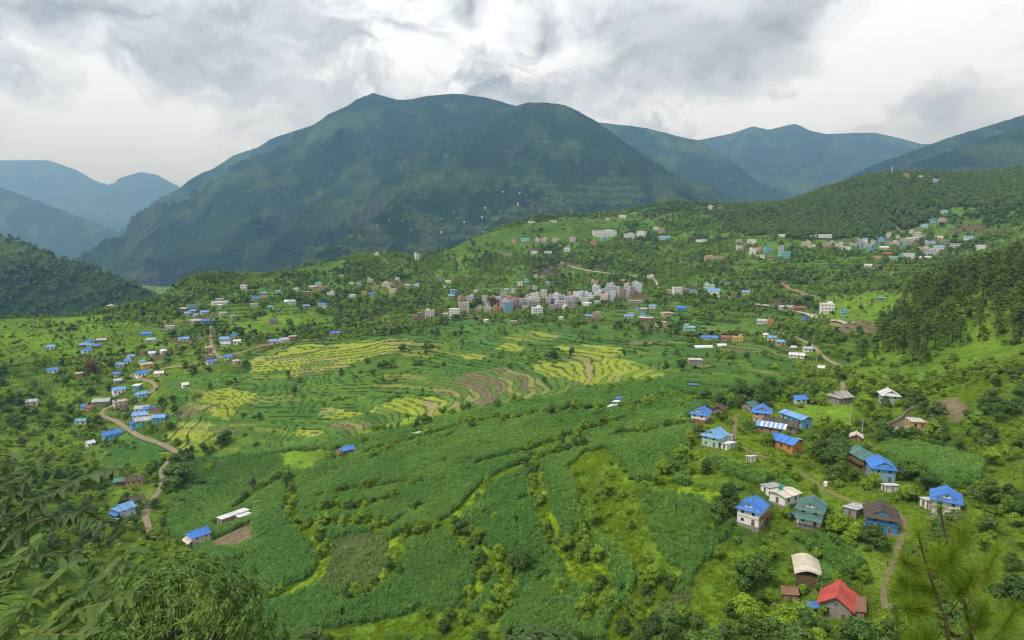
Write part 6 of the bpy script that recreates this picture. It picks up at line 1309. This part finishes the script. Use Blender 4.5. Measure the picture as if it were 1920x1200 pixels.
# ------------------------------------------------------------------ small things
# telegraph poles
def pole(u, v, h, label):
    x, y, z = site(u, v); r = tag(empty('utility_pole', (x, y, z)), label, 'pole'); q = MB(); q.tube((0, 0, -.6), (0, 0, h), .16, .10, 7); q.build('shaft', [mat_plain('pole_concrete', (.45, .43, .40))], r); q = MB(); q.box(-.7, -.05, h - .75, .7, .05, h - .62); q.build('crossarm', [M_wood], r)
    for xx in (-.6, 0, .6): q = MB(); q.tube((xx, 0, h - .62), (xx, 0, h - .42), .06, .05, 6); q.build('insulator', [M_conc], r)
for (u, v, h, l) in [(1594, 790, 9, 'pale utility pole on the school grass ground'), (1616, 822, 8, 'utility pole beside the small hut with ivory roof'), (1604, 722, 9, 'utility pole at the foot of the pine slope'), (1531, 678, 8, 'utility pole on the dirt road bend'), (1465, 624, 8, 'utility pole where the dirt road leaves the fields'), (1383, 628, 8, 'utility pole behind the yellow flat-roofed house'), (1580, 612, 8, 'left one of the paired utility poles by the white road building'), (1586, 612, 8, 'right one of the paired utility poles by the white road building'), (975, 600, 8, 'utility pole at the town edge by the valley road')]: pole(u, v, h, l.replace('left one', 'inner one').replace('right one', 'outer one'))
# rubble, earth and stone heaps
def heap(u, v, r, h, mat, label, name='rubble_heap', n=40):
    x, y, z = site(u, v); root = tag(empty(name, (x, y, z)), label, 'heap')
    for k in range(n):
        a = random.uniform(0, 6.28); q = random.random() ** .6; s = random.uniform(.16, .42) * (1.3 - q * .6); b = MB(); zz = h * (1 - q) * random.uniform(.5, 1); bx = [(random.uniform(.7, 1) * s * (1 if i & 1 else -1), random.uniform(.7, 1) * s * (1 if i & 2 else -1), random.uniform(.6, 1) * s * (1 if i & 4 else -1)) for i in range(8)]
        b.v = bx; b.f = [(0, 2, 3, 1), (4, 5, 7, 6), (0, 1, 5, 4), (2, 6, 7, 3), (0, 4, 6, 2), (1, 3, 7, 5)]; b.m = [0] * 6; o = b.build('stone', [mat], root); px_, py_ = r * q * math.cos(a), r * q * math.sin(a) * .7; o.location = (px_, py_, ground_z(x + px_, y + py_) - z + zz)
heap(1523, 757, 3.0, 1.4, mat_plain('dark_soil', (.09, .065, .045), .95, .05, .4), 'dark earth heap on the school grass ground', 'earth_heap', 46); heap(1524, 1012, 2.6, .7, mat_plain('pale_rubble', (.5, .47, .42), .95, .05, .3), 'pale rubble heap in the maize below the green roofed house'); heap(1666, 1140, 2.4, .6, M_stone, 'grey stones heaped beside the village track under the pine'); heap(1450, 1135, .9, .5, mat_plain('pale_boulder', (.48, .40, .33), .95, .05, .3), 'pale boulders below the tiny rusty shed', 'boulder_heap', 8)
heap(1693, 804, 4.0, .3, mat_plain('pale_rubble', (.5, .47, .42)), 'scattered stones in the walled yard', 'rubble_heap', 30)
# banana plants by the houses
M_ban = mat_leaf('banana_leaf', (.11, .21, .035), (.18, .30, .05), .35)
BANL = leaf_mesh('leaf', M_ban, .17, 8, .55, .2)
def banana(u, v, h, label):
    x, y, z = site(u, v); r = tag(empty('banana_plant', (x, y, z)), label, 'banana plant', 'banana plants'); q = MB(); q.tube((0, 0, -.3), (0, 0, h * .55), .16, .10, 8); q.build('stem', [mat_plain('banana_stem', (.22, .22, .10))], r)
    for j in range(9): th = j * 2.4; o = link('leaf', BANL, r); o.matrix_local = leaf_matrix((0, 0, h * .52), (math.cos(th), math.sin(th), random.uniform(.5, 1.5)), h * random.uniform(.45, .6), random.uniform(-.3, .3))
for (u, v, l) in [(1552, 880, 'above the village track'), (1560, 888, 'above the village track'), (1546, 890, 'above the village track'), (1575, 884, 'above the village track'), (1628, 1000, 'in front of the dark tiled blue house'), (1612, 1008, 'in front of the dark tiled blue house'), (1328, 884, 'on the maize edge below the pale green house'), (1322, 890, 'on the maize edge below the pale green house')]: banana(u, v, random.uniform(3.5, 5), 'banana plant with torn arching leaves ' + l)
# a walker on the village path
def person(u, v, label, top, low):
    x, y, z = site(u, v); me = bpy.data.meshes.new('body')
    J = dict(pel=(0, 0, .92), sp=(0, .01, 1.15), ch=(0, .0, 1.34), nk=(0, -.01, 1.47), hd=(0, -.03, 1.60), cr=(0, -.03, 1.70), sl=(-.17, 0, 1.38), el=(-.22, .04, 1.12), wl=(-.21, -.08, .90), hl=(-.21, -.12, .80), sr=(.17, 0, 1.38), er=(.22, .0, 1.12), wr=(.23, -.14, .94), hr=(.23, -.20, .87),
             tl=(-.09, -.02, .86), kl=(-.10, -.12, .48), al=(-.10, -.06, .08), fl=(-.10, -.20, .03), tr=(.09, .02, .86), kr=(.10, .06, .48), ar=(.10, .22, .10), fr=(.10, .10, .03))
    R = dict(pel=.14, sp=.125, ch=.15, nk=.055, hd=.095, cr=.07, sl=.065, el=.045, wl=.035, hl=.04, sr=.065, er=.045, wr=.035, hr=.04, tl=.085, kl=.06, al=.045, fl=.04, tr=.085, kr=.06, ar=.045, fr=.04)
    ks = list(J); E = [('pel', 'sp'), ('sp', 'ch'), ('ch', 'nk'), ('nk', 'hd'), ('hd', 'cr'), ('ch', 'sl'), ('sl', 'el'), ('el', 'wl'), ('wl', 'hl'), ('ch', 'sr'), ('sr', 'er'), ('er', 'wr'), ('wr', 'hr'), ('pel', 'tl'), ('tl', 'kl'), ('kl', 'al'), ('al', 'fl'), ('pel', 'tr'), ('tr', 'kr'), ('kr', 'ar'), ('ar', 'fr')]
    me.from_pydata([J[k] for k in ks], [(ks.index(a), ks.index(b)) for a, b in E], []); root = tag(empty('person', (x, y, z + .02), .5), label, 'person'); o = link('body', me, root)
    md = o.modifiers.new('skin', 'SKIN'); sv = me.skin_vertices[0].data if me.skin_vertices else None
    if sv is None: bm = bmesh.new(); bm.from_mesh(me); bm.verts.layers.skin.verify(); bm.to_mesh(me); bm.free(); sv = me.skin_vertices[0].data
    for i, k in enumerate(ks): sv[i].radius = (R[k], R[k] * (.75 if k in ('pel', 'sp', 'ch') else 1)); sv[i].use_root = (k == 'pel')
    o.modifiers.new('sub', 'SUBSURF').render_levels = 1
    m, N, out = new_mat('walker_clothes'); g = N.n('ShaderNodeTexCoord'); sp_ = N.n('ShaderNodeSeparateXYZ'); N.l(g.outputs['Object'], sp_.inputs[0])
    c = N.ramp(N.math('DIVIDE', sp_.outputs[2], 1.8), [(0, (.12, .07, .05)), (.06, low), (.52, low), (.53, top), (.83, top), (.835, (.22, .13, .09))], 'CONSTANT'); N.l(principled(N, c, .9, .1).outputs[0], out.inputs[0]); me.materials.append(m)
    h = MB(); h.tube((0, -.02, 1.60), (0, -.02, 1.72), .115, .085, 10); h.tube((0, -.02, 1.72), (0, -.02, 1.755), .085, .03, 10); h.build('headscarf', [mat_plain('white_cloth', (.75, .74, .70))], root)
person(1664, 1062, 'walker in dark clothes with white headscarf on the village path', (.06, .05, .06), (.04, .035, .05))
person(811, 958, 'field worker with white headscarf and red-brown top in the maize bank', (.28, .09, .07), (.12, .05, .05))

# tarpaulin shelters, tank and vehicles
shed(1478, 972, 2.0, 2.6, 60, 1.7, 'white', 'blue', 'blue tarpaulin shelter beside the white blue-roofed house', .3, open_side=True, name='tarpaulin_shelter', cat='shelter')
shed(1523, 1146, 2.0, 2.4, 20, 1.9, 'white', 'blue', 'blue tarpaulin shelter against the red roofed house', .6, open_side=True, name='tarpaulin_shelter', cat='shelter')
x, y, z = site(1548, 911); q = MB(); q.tube((0, 0, -.2), (0, 0, 1.3), .65, .65, 14); q.tube((0, 0, 1.3), (0, 0, 1.55), .65, .25, 14); o = q.build('water_tank', [mat_plain('tank_white', (.75, .73, .68))]); o.location = (x, y, z); tag(o, 'white water tank standing beside the village track', 'tank')
def vehicle(u, v, rot, L, h, colour, label, name, cat):
    x, y, z = site(u, v); r = tag(empty(name, (x, y, z + .2), math.radians(rot)), label, cat); m = mat_plain('paint_' + name, colour, .35, .5, .08); w = .85
    prof = [(-L / 2, .35), (-L / 2, .85), (-L * .30, .95), (-L * .18, h), (L * .30, h), (L * .46, .98), (L / 2, .8), (L / 2, .35)] if cat == 'car' else [(-L / 2, .35), (-L / 2, 1.0), (-L * .40, h), (L / 2, h), (L / 2, .35)]
    b = MB(); b.prism(prof, -w, w); b.build('body', [m], r)
    for s in (-1, 1):
        b = MB(); b.box(-L * .16, s * (w + .012) - .01, 1.0, L * .28, s * (w + .012) + .01, h - .12); b.build('side_window', [M_pane], r)
        for fx in (-.31, .31):
            b = MB(); b.tube((fx * L, s * w - .12, .32), (fx * L, s * w + .12, .32), .33, .33, 12); t_ = b.build('wheel', [mat_plain('rubber', (.02, .02, .02))], r); b = MB(); b.tube((fx * L, s * w - .13, .32), (fx * L, s * w + .13, .32), .18, .18, 10); b.build('rim', [M_steel], t_)
        b = MB(); b.box(-L / 2 - .02, s * .6 - .14, .62, -L / 2 + .02, s * .6 + .14, .8); b.build('headlight', [M_conc], r)
vehicle(828, 598, 20, 4.0, 1.5, (.30, .31, .32), 'grey car parked by the pink and white town edge building', 'parked_car', 'car')
vehicle(1524, 596, 35, 4.6, 2.0, (.72, .72, .70), 'white van on the hill road bend', 'parked_van', 'van')
